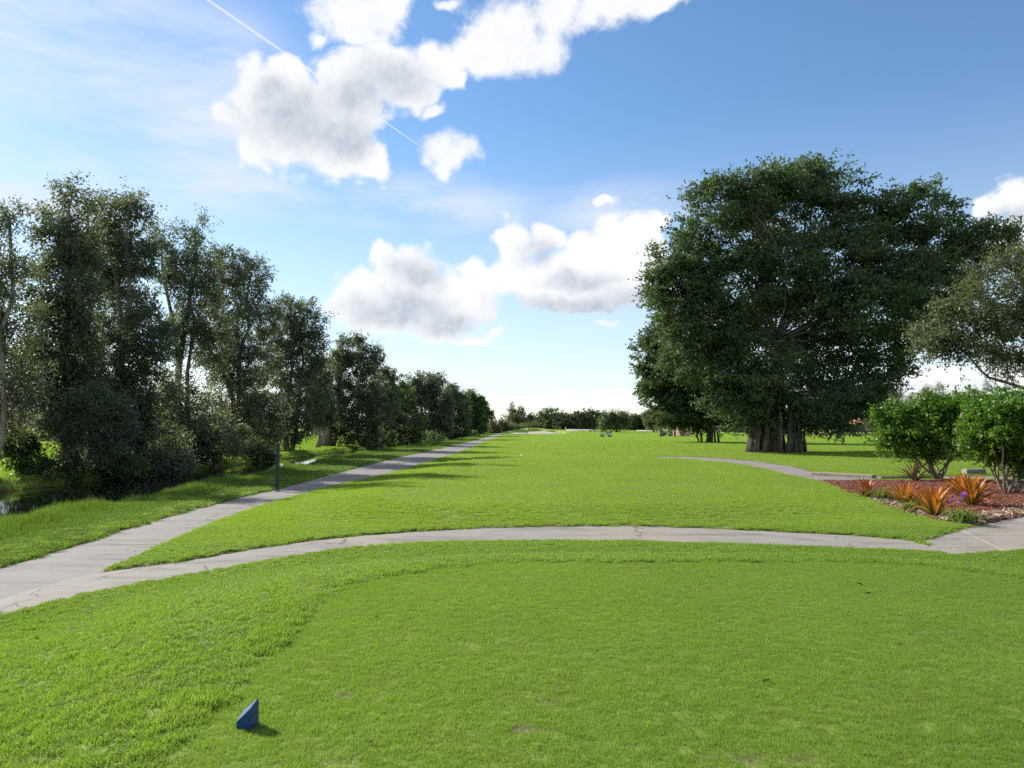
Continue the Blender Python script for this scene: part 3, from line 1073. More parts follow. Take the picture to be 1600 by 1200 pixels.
# canal bank: mown strip, then long grass along the lip, and the far bank
p = field_points(8.0, 70.0, 0.24, 20, xlo=-15.5, xhi=-6.0)
path_y, path_x = np.array(LONG_L)[:, 1], np.array(LONG_L)[:, 0]
p = p[clear_of(p, 0.03) & (p[:, 0] < np.interp(p[:, 1], path_y, path_x) + 0.3)]
lip = np.interp(p[:, 1], LIP_Y, LIP_X)
d = p[:, 0] - lip
sc = 0.8 + 4.6 * sst(d, 2.4, 0.4) * (0.55 + 0.45 * wig(p[:, 0] * 1.3, p[:, 1] * .9)) + 0.2 * np.random.default_rng(21).normal(0, 1, len(p))
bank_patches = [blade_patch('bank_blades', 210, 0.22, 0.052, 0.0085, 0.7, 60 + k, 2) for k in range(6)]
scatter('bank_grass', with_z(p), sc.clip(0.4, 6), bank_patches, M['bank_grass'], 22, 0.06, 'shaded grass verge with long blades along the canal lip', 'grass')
p = field_points(70.0, 262.0, 0.7, 23, xlo=-16, xhi=-2.0)
p = p[clear_of(p, 0.1)]
p = p[p[:, 0] < np.interp(p[:, 1], path_y, path_x) + 0.3]
scb = 1.2 + 4.0 * sst(p[:, 0] - np.interp(p[:, 1], LIP_Y, LIP_X), 2.2, 0.4) * np.random.default_rng(24).random(len(p))
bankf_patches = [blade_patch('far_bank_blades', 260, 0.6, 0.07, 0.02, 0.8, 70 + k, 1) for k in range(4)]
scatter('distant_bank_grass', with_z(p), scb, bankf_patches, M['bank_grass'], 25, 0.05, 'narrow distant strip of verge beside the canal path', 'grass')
p = field_points(28.0, 130.0, 0.5, 26, xlo=-75, xhi=-14.0, margin=8)
p = p[(p[:, 0] < np.interp(p[:, 1], LIP_Y, FAR_X) + 0.3) & clear_of(p)]
scatter('opposite_bank_grass', with_z(p), 0.8 + 1.2 * np.random.default_rng(27).random(len(p)),
        [blade_patch('opposite_blades', 300, 0.45, 0.06, 0.016, 0.8, 80 + k, 1) for k in range(4)], M['rough_grass'], 28, 0.05, 'grass on the opposite canal bank under the tall trees', 'grass')


# ================================================================== trees
def leaves_np(base, axis, normal, L, Wd, v):
    """one rhombic, slightly folded leaf per row"""
    n = len(base)
    axis = axis / np.linalg.norm(axis, axis=1, keepdims=True)
    side = np.cross(axis, normal)
    side /= np.linalg.norm(side, axis=1, keepdims=True) + 1e-9
    L, Wd = L[:, None], Wd[:, None]
    p0 = base
    p1 = base + axis * L * 0.45 + side * Wd * 0.5
    p2 = base + axis * L
    p3 = base + axis * L * 0.45 - side * Wd * 0.5
    V = np.stack([p0, p1, p2, p3], 1).reshape(-1, 3)
    return V, np.arange(4 * n).reshape(n, 4), v


def unit(a):
    return a / (np.linalg.norm(a, axis=1, keepdims=True) + 1e-9)


def crown_points(lobes, n, r, shell=0.62, flat=1.0):
    """clump centres spread through a set of lobes, denser towards their outsides"""
    w = np.array([l[3] * l[4] * l[5] for l in lobes]) ** 0.72
    k = r.choice(len(lobes), n, p=w / w.sum())
    Lb = np.array(lobes)[k]
    d = unit(r.normal(0, 1, (n, 3)))
    rad = 1 - (1 - shell) * r.random(n) ** 0.8
    inner = r.random(n) < 0.22
    rad = np.where(inner, r.random(n) ** 0.5 * 0.8, rad)
    bump = 1 + 0.16 * np.sin(5 * d[:, 0] + k) * np.sin(4 * d[:, 2] + 2 * k) + 0.10 * r.normal(0, 1, n)
    off = d * (rad * bump)[:, None]
    c = Lb[:, :3] + off * Lb[:, 3:6]
    out = unit(off / Lb[:, 3:6])
    return c, out, k


def crown_mesh(name, lobes, n_clump, twigs, per_twig, twig_len, leaf, seed, droop=0.2, shell=0.62, jitter=0.16, drop_low=None, flat=1.0):
    r = np.random.default_rng(seed)
    c, out, k = crown_points(lobes, n_clump, r, shell)
    if drop_low is not None:
        keep = c[:, 2] > drop_low
        c, out = c[keep], out[keep]
    n = len(c)
    clump_v = np.clip(r.normal(0.5, 0.30, n), 0, 1)
    cr = np.repeat(np.arange(n), twigs)
    td = out[cr] * 0.9 + r.normal(0, 0.75, (len(cr), 3)) + np.array([0, 0, 0.25 - droop])
    td[:, 2] *= flat
    td = unit(td)
    tl = twig_len * (0.45 + 0.9 * r.random(len(cr)))
    t0 = c[cr] + r.normal(0, twig_len * 0.28, (len(cr), 3)) * np.array([1, 1, flat])
    lr = np.repeat(np.arange(len(cr)), per_twig)
    t = r.random(len(lr)) ** 0.8
    pos = t0[lr] + td[lr] * (tl[lr] * t)[:, None] + r.normal(0, jitter * twig_len, (len(lr), 3)) * np.array([1, 1, flat])
    pos[:, 2] -= droop * 0.5 * twig_len * t * t
    ax = unit(td[lr] * 0.8 + r.normal(0, 0.75, (len(lr), 3)) + np.array([0, 0, -droop]))
    nr = unit(r.normal(0, 0.75, (len(lr), 3)) + np.array([0, 0, 0.75]))
    L = leaf[0] * (0.65 + 0.7 * r.random(len(lr)))
    Wd = leaf[1] * (0.65 + 0.7 * r.random(len(lr)))
    v = np.clip(clump_v[cr][lr] * 0.78 + 0.26 * r.random(len(lr)), 0, 1)
    V, Fc, v = leaves_np(pos, ax, nr, L, Wd, v)
    return mesh_np(name, V, Fc, False, {'v': ('FACE', v)}), c


def curve_pts(a, b, r, n=6, sag=0.12, up=0.0):
    a, b = np.array(a, float), np.array(b, float)
    L = np.linalg.norm(b - a)
    t = np.linspace(0, 1, n)[:, None]
    bend = r.normal(0, sag * L, 3)
    bend[2] = abs(bend[2]) * 0.4 + up * L
    p = a + (b - a) * t + bend * (4 * t * (1 - t)) * 0.5
    p[1:-1] += r.normal(0, 0.015 * L, (n - 2, 3))
    return p


def wood(name, stems, lobes, clumps, seed, mb=None, limb_r=0.45, twig_r=0.018, per_lobe=7, sides=7):
    """stems with limbs into each lobe and thinner branches out to some clumps, one tapered woody body"""
    r = np.random.default_rng(seed)
    mb = mb or MB()
    for pts, rad in stems:
        mb.tube(pts, rad, sides + 2)
    tops = []
    for pts, rad in stems:
        for i in range(1, len(pts)):
            tops.append((np.array(pts[i], float), rad[i]))
    for l in lobes:
        lc = np.array(l[:3])
        # nearest stem point that lies lower than the lobe
        best, bd = None, 1e9
        for p_, rd in tops:
            d = np.linalg.norm(lc - p_) + 2.0 * max(0, p_[2] - lc[2] + 0.4)
            if d < bd:
                best, bd = (p_, rd), d
        p0, r0 = best
        r0 = max(r0 * limb_r, twig_r * 1.6)
        lp = curve_pts(p0, lc, r, 6, 0.10)
        mb.tube(lp, np.linspace(r0, max(r0 * 0.35, twig_r), 6), 6)
        dd = np.linalg.norm((clumps - lc) / np.array(l[3:6]), axis=1)
        near = np.where(dd < 1.25)[0]
        if len(near):
            for q in r.choice(near, min(per_lobe, len(near)), replace=False):
                k = r.integers(2, 6)
                bp = curve_pts(lp[k], clumps[q], r, 5, 0.12)
                mb.tube(bp, np.linspace(max(r0 * 0.3, twig_r * 1.3), twig_r * 0.5, 5), 5)
    return mb


def px_lobes(lst, Y, seed=0, depth=1.0, spread=0.35):
    """lobes measured on the photograph at the tree's own distance, given real depth"""
    r = np.random.default_rng(seed)
    out = []
    for l in lst:
        px, py, rx, ry = l[:4]
        s = Y / 1150.0
        yo = l[4] if len(l) > 4 else r.normal(0, spread) * rx * s
        c = atY(px, py, Y + yo)
        out.append((c[0], c[1], c[2], rx * s, 0.5 * (rx + ry) * s * depth, ry * s))
    return out


def plant_tree(name, label, cat, base, lobes, leafmat, barkmat, stems, seed, n_clump, twigs, per_twig, twig_len, leaf, group=None,
               droop=0.2, shell=0.62, per_lobe=7, twig_r=0.018, limb_r=0.45, drop_low=None):
    e = empty(name, base, 0, label, cat, group)
    me, cl = crown_mesh('crown', lobes, n_clump, twigs, per_twig, twig_len, leaf, seed, droop, shell, drop_low=drop_low)
    off = np.array(base)
    co = np.empty(len(me.vertices) * 3, np.float32)
    me.vertices.foreach_get('co', co)
    me.vertices.foreach_set('co', (co.reshape(-1, 3) - off.astype(np.float32)).ravel())
    me.update()
    link('crown', me, leafmat, e, kind='stuff')
    wb = wood('trunk', stems, lobes, cl, seed + 1, limb_r=limb_r, twig_r=twig_r, per_lobe=per_lobe)
    wb.v = [tuple(np.array(q) - off) for q in wb.v]
    wb.build('trunk', barkmat, e, True)
    return e


def stem_line(base, top, r0, r1, r, n=7, wob=0.025, flare=1.35):
    p = curve_pts(base, top, r, n, wob)
    rad = np.linspace(r0, r1, n)
    rad[0] *= flare
    return [tuple(q) for q in p], list(rad)


def paperbark(label, px, Y, lst, seed, leaf=(0.22, 0.09), clumps=420, tw=9, pt=12, stems=2, mat='paperbark_leaf', name='paperbark_tree', group='tall trees along the opposite canal bank',
              r0=0.24, twig_len=0.72, shell=0.55, low=None, depth=0.9):
    X = (px - 800) / 1150.0 * Y
    zb = float(height(X, Y)) - 0.1
    lobes = px_lobes(lst, Y, seed, depth)
    r = np.random.default_rng(seed)
    top = max(l[2] for l in lobes)
    hi = sorted(lobes, key=lambda l: -l[2])
    st = []
    for k in range(stems):
        t = hi[min(k, len(hi) - 1)]
        bx = X + (k - (stems - 1) / 2) * 0.55 + r.normal(0, .1)
        st.append(stem_line((bx, Y + r.normal(0, .35), zb), (t[0], t[1], t[2] - 0.1 * t[5]), r0 * (1 - 0.18 * k), 0.07, r, 8, 0.035))
    return plant_tree(name, label, 'tree', (X, Y, zb), lobes, M[mat], M['paperbark'], st, seed, clumps, tw, pt, twig_len, leaf, group,
                      droop=0.38, shell=shell, per_lobe=9, twig_r=0.022, drop_low=WATER + 0.25 if low is None else low)


paperbark('leftmost tall tree, loose feathery top cut by the left edge', 8, 35,
          [(15, 345, 24, 36), (-15, 420, 50, 50), (40, 400, 22, 40), (25, 500, 42, 36), (-40, 520, 60, 60), (40, 590, 50, 46), (-10, 640, 60, 40), (-60, 640, 60, 70)],
          101, clumps=280, shell=0.35, leaf=(0.19, 0.07), r0=0.13, stems=1)
paperbark('tallest pair of crowns by the house, highest top on the left', 95, 40,
          [(108, 315, 26, 34), (92, 370, 28, 46), (120, 385, 34, 50), (80, 455, 40, 50), (125, 470, 42, 50), (100, 545, 55, 50), (60, 575, 45, 45), (110, 620, 60, 50), (150, 660, 55, 50), (60, 668, 26, 22), (135, 735, 50, 34)],
          102, clumps=520)
paperbark('broad dark tree with rounded top and pale trunk reaching the water', 208, 45,
          [(170, 330, 36, 34), (205, 318, 26, 26), (165, 400, 46, 50), (215, 395, 26, 42), (180, 475, 55, 56), (225, 520, 40, 50), (170, 565, 60, 54), (220, 610, 52, 50), (175, 660, 55, 46), (235, 690, 55, 46), (150, 710, 44, 38), (255, 735, 46, 30)],
          103, clumps=640, r0=0.3)
paperbark('slender tree with forked pale trunks and a separate round top tuft', 285, 54,
          [(305, 362, 32, 30), (252, 372, 17, 26), (300, 420, 38, 40), (268, 440, 16, 28), (315, 480, 40, 44), (275, 520, 30, 36), (330, 545, 34, 44), (255, 610, 34, 36), (300, 655, 56, 44), (280, 712, 62, 36), (335, 690, 44, 40)],
          104, clumps=460, stems=3, r0=0.3)
paperbark('thick leafy tree with sloping top right of the forked trunks', 352, 61,
          [(350, 415, 38, 30), (392, 425, 32, 34), (360, 475, 50, 48), (405, 485, 34, 46), (345, 545, 46, 46), (395, 560, 44, 50), (360, 625, 55, 50), (400, 650, 46, 44), (350, 695, 56, 36), (395, 712, 40, 26)],
          105, clumps=560)
paperbark('tree with two rounded crowns behind the dark post', 452, 74,
          [(455, 480, 34, 26), (478, 505, 28, 30), (435, 525, 36, 40), (478, 560, 36, 42), (440, 595, 46, 44), (480, 625, 36, 40), (420, 655, 40, 36), (455, 665, 40, 26), (395, 690, 34, 30)],
          106, clumps=470, leaf=(0.27, 0.11))
paperbark('grey-green tree with thick flared trunk on the lit bank', 513, 90,
          [(545, 545, 28, 24), (575, 560, 24, 24), (530, 580, 28, 32), (572, 605, 32, 34), (535, 630, 36, 34), (590, 640, 26, 36), (560, 668, 40, 28), (510, 655, 22, 26)],
          107, clumps=400, leaf=(0.31, 0.13), r0=0.55, stems=2)
paperbark('drooping grey tree between the flared trunk and the bright green tree', 596, 99,
          [(603, 596, 18, 22), (596, 625, 24, 28), (606, 655, 28, 26), (585, 672, 24, 18)], 115, clumps=230, leaf=(0.31, 0.13), stems=1)
paperbark('narrow tree closing the gap left of the flared trunk', 498, 84,
          [(500, 575, 15, 24), (497, 612, 20, 30), (503, 645, 22, 22)], 116, clumps=130, leaf=(0.28, 0.12), stems=1)
paperbark('small bright green tree squeezed into the row of grey trees', 622, 104,
          [(622, 605, 16, 20), (625, 632, 26, 28), (612, 660, 30, 28), (640, 668, 24, 26), (600, 690, 26, 16)], 108, clumps=250, leaf=(0.32, 0.16), mat='green_leaf', name='leafy_tree', stems=1, r0=0.25)
paperbark('twin-topped grey tree just right of the bright green tree', 662, 128,
          [(660, 598, 18, 16), (682, 603, 16, 16), (655, 630, 24, 28), (685, 632, 22, 28), (650, 668, 26, 24), (682, 668, 26, 24)], 109, clumps=270, leaf=(0.40, 0.18), twig_len=1.0)
paperbark('rounded olive tree third from the far end of the row', 706, 158,
          [(706, 612, 16, 12), (712, 636, 22, 22), (698, 645, 18, 22), (710, 668, 24, 20)], 110, clumps=220, leaf=(0.46, 0.22), twig_len=1.1)
paperbark('dull green tree second from the far end of the row', 735, 185,
          [(730, 622, 13, 10), (742, 632, 14, 14), (734, 648, 18, 18), (745, 662, 16, 16), (728, 670, 14, 12)], 111, clumps=210, leaf=(0.52, 0.26), twig_len=1.1, mat='green_leaf')
paperbark('last low tree at the far end of the canal row', 757, 215,
          [(752, 640, 10, 12), (757, 655, 12, 14), (764, 664, 9, 10), (748, 668, 12, 10)], 112, clumps=150, leaf=(0.55, 0.28), twig_len=1.1)


def thicket(label, px, Y, lst, seed, mat='green_leaf', clumps=115, leaf=(0.22, 0.11), name='waterside_shrub', group='dark undergrowth under the canal trees', tw=8, pt=10):
    X = (px - 800) / 1150.0 * Y
    zb = float(height(X, Y)) - 0.05
    r = np.random.default_rng(seed)
    lst = [(l[0] + r.normal(0, .45) * l[2], l[1] + r.normal(0, .4) * l[3], l[2] * (.45 + .4 * r.random()), l[3] * (.5 + .5 * r.random())) for l in lst for _ in range(4)]
    lobes = px_lobes(lst, Y, seed, 0.9, 0.8)
    st = [stem_line((X + r.normal(0, .25), Y + r.normal(0, .25), zb), (l[0], l[1], l[2]), 0.06, 0.02, r, 5, 0.06) for l in lobes[:4]]
    return plant_tree(name, label, 'shrub', (X, Y, zb), lobes, M[mat], M['dark_bark'], st, seed, clumps, tw, pt, 0.5, leaf, group, droop=0.25, per_lobe=4, twig_r=0.010, drop_low=WATER + 0.02)


thicket('shrub hanging over the water beneath the tallest tree', 60, 38, [(70, 735, 26, 18), (40, 752, 26, 12), (25, 700, 30, 20)], 131, clumps=90)
thicket('shrub at the waterline beside the pale leaning trunk', 150, 42, [(150, 742, 32, 20), (125, 765, 30, 12), (175, 725, 30, 26)], 132)
thicket('dense shrub between the first two big trunks', 250, 48, [(245, 705, 34, 30), (265, 742, 34, 16), (225, 738, 24, 16)], 133)
thicket('dark shrub below the forked pale trunks', 310, 55, [(305, 715, 36, 26), (325, 735, 36, 14), (285, 735, 26, 14)], 134)
thicket('low shrub left of the dark post', 372, 62, [(370, 715, 36, 22), (395, 725, 26, 14), (345, 728, 26, 12)], 135)
thicket('shrub filling the gap right of the flared trunk', 575, 94, [(575, 690, 24, 14), (598, 684, 22, 16), (556, 695, 16, 8)], 136, leaf=(0.22, 0.09))
thicket('leafy shrub overhanging the narrow canal under the green tree', 632, 112, [(640, 688, 22, 10), (612, 690, 24, 10), (660, 684, 18, 10)], 137, leaf=(0.24, 0.1))
thicket('low dark shrub near the far end of the canal', 700, 160, [(700, 682, 20, 6), (676, 682, 18, 8), (722, 679, 16, 6)], 138, leaf=(0.3, 0.14), clumps=120)


# the great fig trees on the right
def fig(label, px, Y, lst, seed, clumps, roots, spread, leaf, group='many-stemmed fig trees on the right', tw=10, pt=16, stem_top=7.0):
    X = (px - 800) / 1150.0 * Y
    zb = float(height(X, Y)) - 0.1
    lobes = px_lobes(lst, Y, seed, 0.82)
    r = np.random.default_rng(seed)
    e = empty('fig_tree', (X, Y, zb), 0, label, 'tree', group)
    off = np.array((X, Y, zb))
    me, cl = crown_mesh('crown', lobes, clumps, tw, pt, 1.1, leaf, seed, 0.12, 0.6, flat=0.5, drop_low=zb + 2.0)
    co = np.empty(len(me.vertices) * 3, np.float32)
    me.vertices.foreach_get('co', co)
    me.vertices.foreach_set('co', (co.reshape(-1, 3) - off.astype(np.float32)).ravel())
    me.update()
    link('crown', me, M['banyan_leaf'], e, kind='stuff')
    stems = []
    for k in range(roots):
        a = 2 * math.pi * k / roots + r.normal(0, .15)
        rr = spread * (0.75 + 0.3 * r.random())
        bx, by = X + rr * math.cos(a), Y + 0.7 * rr * math.sin(a)
        tz = zb + stem_top * (0.55 + 0.5 * r.random())
        rad = spread * (0.035 + 0.10 * r.random() ** 2)
        pts, rd = stem_line((bx, by, zb), (X + rr * 0.9 * math.cos(a), Y + .66 * rr * math.sin(a), tz), rad, rad * 0.75, r, 6, 0.03, 1.3)
        # every hanging root that has become a stem is a part of its own
        mb = MB().tube([tuple(np.array(q) - off) for q in pts], rd, 8)
        mb.build('root_stem', M['fig_bark'], e, True)
        stems.append((pts, rd))
    core = stem_line((X, Y + 0.3, zb), (X, Y, zb + stem_top * 1.6), spread * 0.26, spread * 0.17, r, 7, 0.02, 1.3)
    wb = wood('trunk', [core], lobes, cl, seed + 1, limb_r=0.26, twig_r=0.03, per_lobe=6, sides=10)
    wb.v = [tuple(np.array(q) - off) for q in wb.v]
    wb.build('trunk', M['fig_bark'], e, True)
    return e


fig('huge dark fig tree with wide dome on a cluster of root stems', 1214, 63,
    [(1255, 285, 72, 36), (1190, 300, 60, 36), (1120, 312, 44, 34), (1310, 300, 46, 30), (1240, 340, 110, 54), (1130, 365, 70, 54), (1075, 405, 62, 44),
     (1350, 345, 70, 44), (1425, 330, 56, 40), (1480, 375, 64, 40), (1545, 372, 48, 26), (1400, 400, 90, 54), (1290, 420, 120, 64), (1170, 440, 100, 62),
     (1060, 455, 54, 44), (1110, 505, 74, 54), (1230, 510, 120, 66), (1360, 480, 90, 56), (1450, 440, 66, 46), (1180, 570, 84, 56), (1290, 570, 100, 58),
     (1380, 545, 60, 40), (1150, 620, 50, 40), (1215, 640, 70, 40), (1290, 640, 62, 34), (1345, 615, 44, 28), (1400, 590, 30, 18), (1165, 648, 36, 26), (1250, 658, 60, 18), (1205, 660, 44, 16), (1300, 650, 44, 20), (1130, 585, 56, 50), (1090, 560, 50, 50), (1075, 500, 50, 44), (1270, 276, 44, 22), (1215, 282, 44, 20), (1140, 292, 34, 18), (1050, 420, 40, 24), (1035, 470, 30, 20), (1440, 300, 24, 18), (1505, 405, 60, 34), (1565, 388, 44, 26), (1470, 470, 56, 36), (1420, 525, 56, 36), (1340, 600, 50, 26)],
    201, 1950, 30, 2.45, (0.31, 0.16), tw=10, pt=12, stem_top=6)
fig('second fig tree, lower and brighter, behind the huge one', 1108, 100,
    [(1060, 505, 50, 36), (1030, 545, 34, 40), (1022, 590, 26, 30), (1140, 560, 40, 50), (1090, 560, 60, 50), (1035, 605, 34, 34), (1080, 620, 56, 44), (1130, 610, 44, 40), (1095, 655, 44, 24), (1050, 645, 30, 20), (1140, 645, 44, 24), (1110, 660, 40, 14), (1050, 625, 44, 36), (1070, 655, 34, 16), (1015, 560, 22, 30)],
    202, 800, 10, 1.5, (0.42, 0.22), tw=9, pt=12, stem_top=6)

# oak reaching in from the right edge
oak_base = (24.6, 31.5)
ok_lobes = px_lobes([(1535, 455, 44, 42), (1590, 425, 50, 42), (1492, 498, 44, 32), (1455, 525, 32, 18), (1535, 512, 52, 38), (1590, 500, 48, 44), (1510, 548, 42, 24), (1475, 545, 30, 14), (1560, 405, 34, 22),
                     (1570, 562, 44, 26), (1640, 480, 60, 60), (1700, 430, 70, 60), (1720, 530, 70, 50), (1640, 400, 50, 34), (1620, 560, 40, 26), (1780, 480, 60, 60)], 33, 210, 1.1)
rr_ = np.random.default_rng(211)
zb = float(height(*oak_base)) - 0.1
st = [stem_line((oak_base[0], oak_base[1], zb), tuple(atY(1700, 560, 31.8)), 0.34, 0.2, rr_, 6, 0.03),
      stem_line(tuple(atY(1700, 640, 31.6)), tuple(atY(1545, 590, 32.5)), 0.11, 0.055, rr_, 6, 0.05, 1.0),
      stem_line(tuple(atY(1545, 590, 32.5)), tuple(atY(1500, 545, 33)), 0.055, 0.03, rr_, 5, 0.05, 1.0),
      stem_line(tuple(atY(1700, 560, 31.8)), tuple(atY(1600, 440, 33)), 0.18, 0.06, rr_, 6, 0.05, 1.0)]
plant_tree('oak_tree', 'small-leaved olive tree reaching in from the right edge', 'tree', (oak_base[0], oak_base[1], zb), ok_lobes, M['oak_leaf'], M['dark_bark'], st, 212,
           600, 9, 12, 0.55, (0.135, 0.07), droop=0.25, shell=0.25, per_lobe=12, twig_r=0.011)

# ================================================================== flower bed
def attr_mat(name, stops, trans=0.3, rough=0.45, var=0.2):
    """colour runs along the leaf (attribute t)"""
    m, T = mat_new(name)
    a = T.new('ShaderNodeAttribute', attribute_name='t')
    oi = T.new('ShaderNodeObjectInfo')
    f = T.m('ADD', a.outputs['Fac'], T.m('MULTIPLY', T.m('SUBTRACT', oi.outputs['Random'], 0.5), var * 2), clamp=True)
    c = T.ramp(f, stops)
    p = principled(T, c, rough, 0.4)
    tr = T.new('ShaderNodeBsdfTranslucent')
    T.l.new(c, tr.inputs[0])
    mx = T.new('ShaderNodeMixShader')
    mx.inputs[0].default_value = trans
    T.l.new(p.outputs[0], mx.inputs[1])
    T.l.new(tr.outputs[0], mx.inputs[2])
    T.l.new(mx.outputs[0], T.out.inputs[0])
    return m


M['bromeliad'] = attr_mat('bromeliad_leaf', [(0.0, (0.10, 0.10, 0.02)), (0.35, (0.36, 0.21, 0.03)), (0.65, (0.50, 0.20, 0.025)), (1.0, (0.34, 0.075, 0.02))], 0.35)
M['bromeliad_red'] = attr_mat('red_bromeliad_leaf', [(0.0, (0.09, 0.10, 0.02)), (0.3, (0.28, 0.22, 0.04)), (0.55, (0.36, 0.11, 0.03)), (1.0, (0.22, 0.045, 0.02))], 0.3)
M['bromeliad_dry'] = attr_mat('dry_bromeliad_leaf', [(0.0, (0.12, 0.10, 0.05)), (0.6, (0.26, 0.18, 0.10)), (1.0, (0.30, 0.15, 0.08))], 0.2)
M['strap_leaf'] = attr_mat('strap_leaf', [(0.0, (0.07, 0.13, 0.02)), (0.6, (0.20, 0.29, 0.035)), (1.0, (0.30, 0.34, 0.07))], 0.4)


def strap_mesh(name, L, Wd, bend, seed, n=7, fold=0.22):
    r = np.random.default_rng(seed)
    vs, t_ = [], []
    for i in range(n + 1):
        t = i / n
        ang = bend * t * t
        x, z = L * (bend * t ** 3 / 3.0), L * t * (1 - 0.10 * bend * t * t)
        w = Wd * 0.5 * min(1.0, 0.55 + 1.1 * t) * (1 - max(0, t - 0.72) / 0.28 * 0.93)
        y0 = 0.012 * math.sin(3 * t + seed)
        vs += [(x - fold * w, y0 - w, z), (x + fold * w, y0, z - fold * w * .3), (x - fold * w, y0 + w, z)]
        t_ += [t] * 3
    fs = []
    for i in range(n):
        b = i * 3
        fs += [(b, b + 1, b + 4, b + 3), (b + 1, b + 2, b + 5, b + 4)]
    return mesh_np(name, vs, fs, True, {'t': ('POINT', t_)})


brom_leaves = [strap_mesh('leaf', 0.60 + 0.06 * k, 0.080, 0.25 + 0.22 * k, 300 + k) for k in range(5)]


def bromeliad(label, px, py, scale, n, seed, mat, group='bromeliads along the edge of the mulch bed'):
    b = at(px, py, GZ)
    e = empty('bromeliad', (b[0], b[1], GZ + 0.0), 0, label, 'plant', group)
    e.scale = (scale,) * 3
    r = np.random.default_rng(seed)
    for k in range(n):
        u = (k + 0.5) / n
        tilt = 0.08 + 0.86 * u ** 1.2 + r.normal(0, .07)
        a = k * 2.39996 + r.normal(0, .15)
        me = brom_leaves[min(4, int(u * 4 + r.random()))]
        o = bpy.data.objects.new('leaf', me)
        if len(me.materials) == 0:
            me.materials.append(M['bromeliad'])
        COL.objects.link(o)
        o.parent = e
        o.location = (0.04 * math.cos(a), 0.04 * math.sin(a), 0.0)
        o.rotation_euler = (0, tilt, a)
        s = 1.05 - 0.28 * u * r.random()
        o.scale = (s, s * (0.85 + .3 * r.random()), s)
        o.material_slots[0].link = 'OBJECT'
        o.material_slots[0].material = M[mat]
    return e


bromeliad('reddish bromeliad at the left tip of the mulch bed', 1354, 777, 0.98, 32, 310, 'bromeliad_red')
bromeliad('orange bromeliad second from the left tip of the bed', 1414, 789, 1.12, 32, 311, 'bromeliad')
bromeliad('widest golden-orange bromeliad at the front edge of the bed', 1459, 807, 1.25, 38, 312, 'bromeliad')
bromeliad('tallest orange bromeliad behind the purple flowers', 1518, 790, 1.45, 40, 313, 'bromeliad')
bromeliad('faded brownish bromeliad beneath the left shrub', 1431, 752, 1.35, 20, 314, 'bromeliad_dry')
bromeliad('half-hidden bromeliad behind the tallest one', 1497, 775, 1.15, 26, 315, 'bromeliad')


def strap_clump(label, px, py, h, n, seed):
    b = at(px, py, GZ)
    e = empty('strap_leaf_plant', (b[0], b[1], GZ), 0, label, 'plant', 'green strap-leaved clumps in the bed')
    r = np.random.default_rng(seed)
    V, Fc, t_ = [], [], []
    for k in range(n):
        a, L = r.random() * 6.283, h * (0.8 + 0.7 * r.random())
        reach = 0.35 + 0.5 * r.random()
        bx, by = 0.10 * r.normal(), 0.10 * r.normal()
        w = 0.011 + 0.006 * r.random()
        o = len(V)
        for i in range(7):
            t = i / 6
            x = reach * L * (t ** 1.5)
            z = L * (1.25 * t - 0.95 * t * t * (0.5 + reach))
            ww = w * (1 - t ** 2 * 0.95)
            cx, cy = bx + math.cos(a) * x, by + math.sin(a) * x
            V += [(cx - math.sin(a) * ww, cy + math.cos(a) * ww, max(z, 0.01)), (cx + math.sin(a) * ww, cy - math.cos(a) * ww, max(z, 0.01))]
            t_ += [t, t]
        Fc += [(o + 2 * i, o + 2 * i + 1, o + 2 * i + 3, o + 2 * i + 2) for i in range(6)]
    link('leaves', mesh_np('leaves', V, Fc, True, {'t': ('POINT', t_)}), M['strap_leaf'], e, kind='stuff')


strap_clump('green strap-leaved clump beside the reddish bromeliad', 1381, 781, 0.62, 110, 320)
strap_clump('small green clump in front of the second bromeliad', 1424, 799, 0.46, 80, 321)
strap_clump('bright green grassy clump at the concrete slab corner', 1506, 817, 0.55, 150, 322)
strap_clump('thin green clump between the two front bromeliads', 1440, 790, 0.5, 50, 323)

# purple ground orchids
M['purple'] = simple('purple_petal', (0.42, 0.12, 0.48), 0.5, 0.3, var=0.25, scale=20)
M['stem_green'] = simple('flower_stem', (0.10, 0.17, 0.04), 0.6, 0.2)
ob = at(1492, 806, GZ)
orchid = empty('orchid_plant', (ob[0], ob[1], GZ), 0, 'purple flowers on thin stems beside the golden bromeliad', 'plant')
petal = []
fm = MB()
for k in range(5):
    a = 2 * math.pi * k / 5
    c, s = math.cos(a), math.sin(a)
    fm.add([(0, 0, 0), (0.028 * c - 0.018 * s, 0.012, 0.028 * s + 0.018 * c), (0.055 * c, -0.006, 0.055 * s), (0.028 * c + 0.018 * s, 0.012, 0.028 * s - 0.018 * c)], [(0, 1, 2, 3)])
fm.tube([(0, 0.005, 0), (0, -0.03, -0.01)], [0.008, 0.014], 5)
fl_me = fm.mesh('flower')
r = np.random.default_rng(330)
for (px, py) in ((1481, 785), (1485, 787), (1488, 776), (1491, 780), (1500, 781), (1503, 777), (1502, 772), (1509, 774), (1507, 771), (1479, 783), (1499, 784), (1487, 773)):
    w_ = atY(px, py, ob[1] + r.normal(0, .12))
    q = (w_[0] - ob[0], w_[1] - ob[1], w_[2] - GZ)
    mbs = MB().tube([(0.1 * r.normal(), 0.08 * r.normal(), 0), (q[0] * .6, q[1] * .6, q[2] * .6), q], [0.007, 0.005, 0.003], 5)
    mbs.build('stem', M['stem_green'], orchid)
    f_ = link('flower', fl_me, M['purple'], orchid, q, (r.normal(0, .4), r.normal(0, .5), r.normal(0, .6)))
    f_.scale = (1.15,) * 3


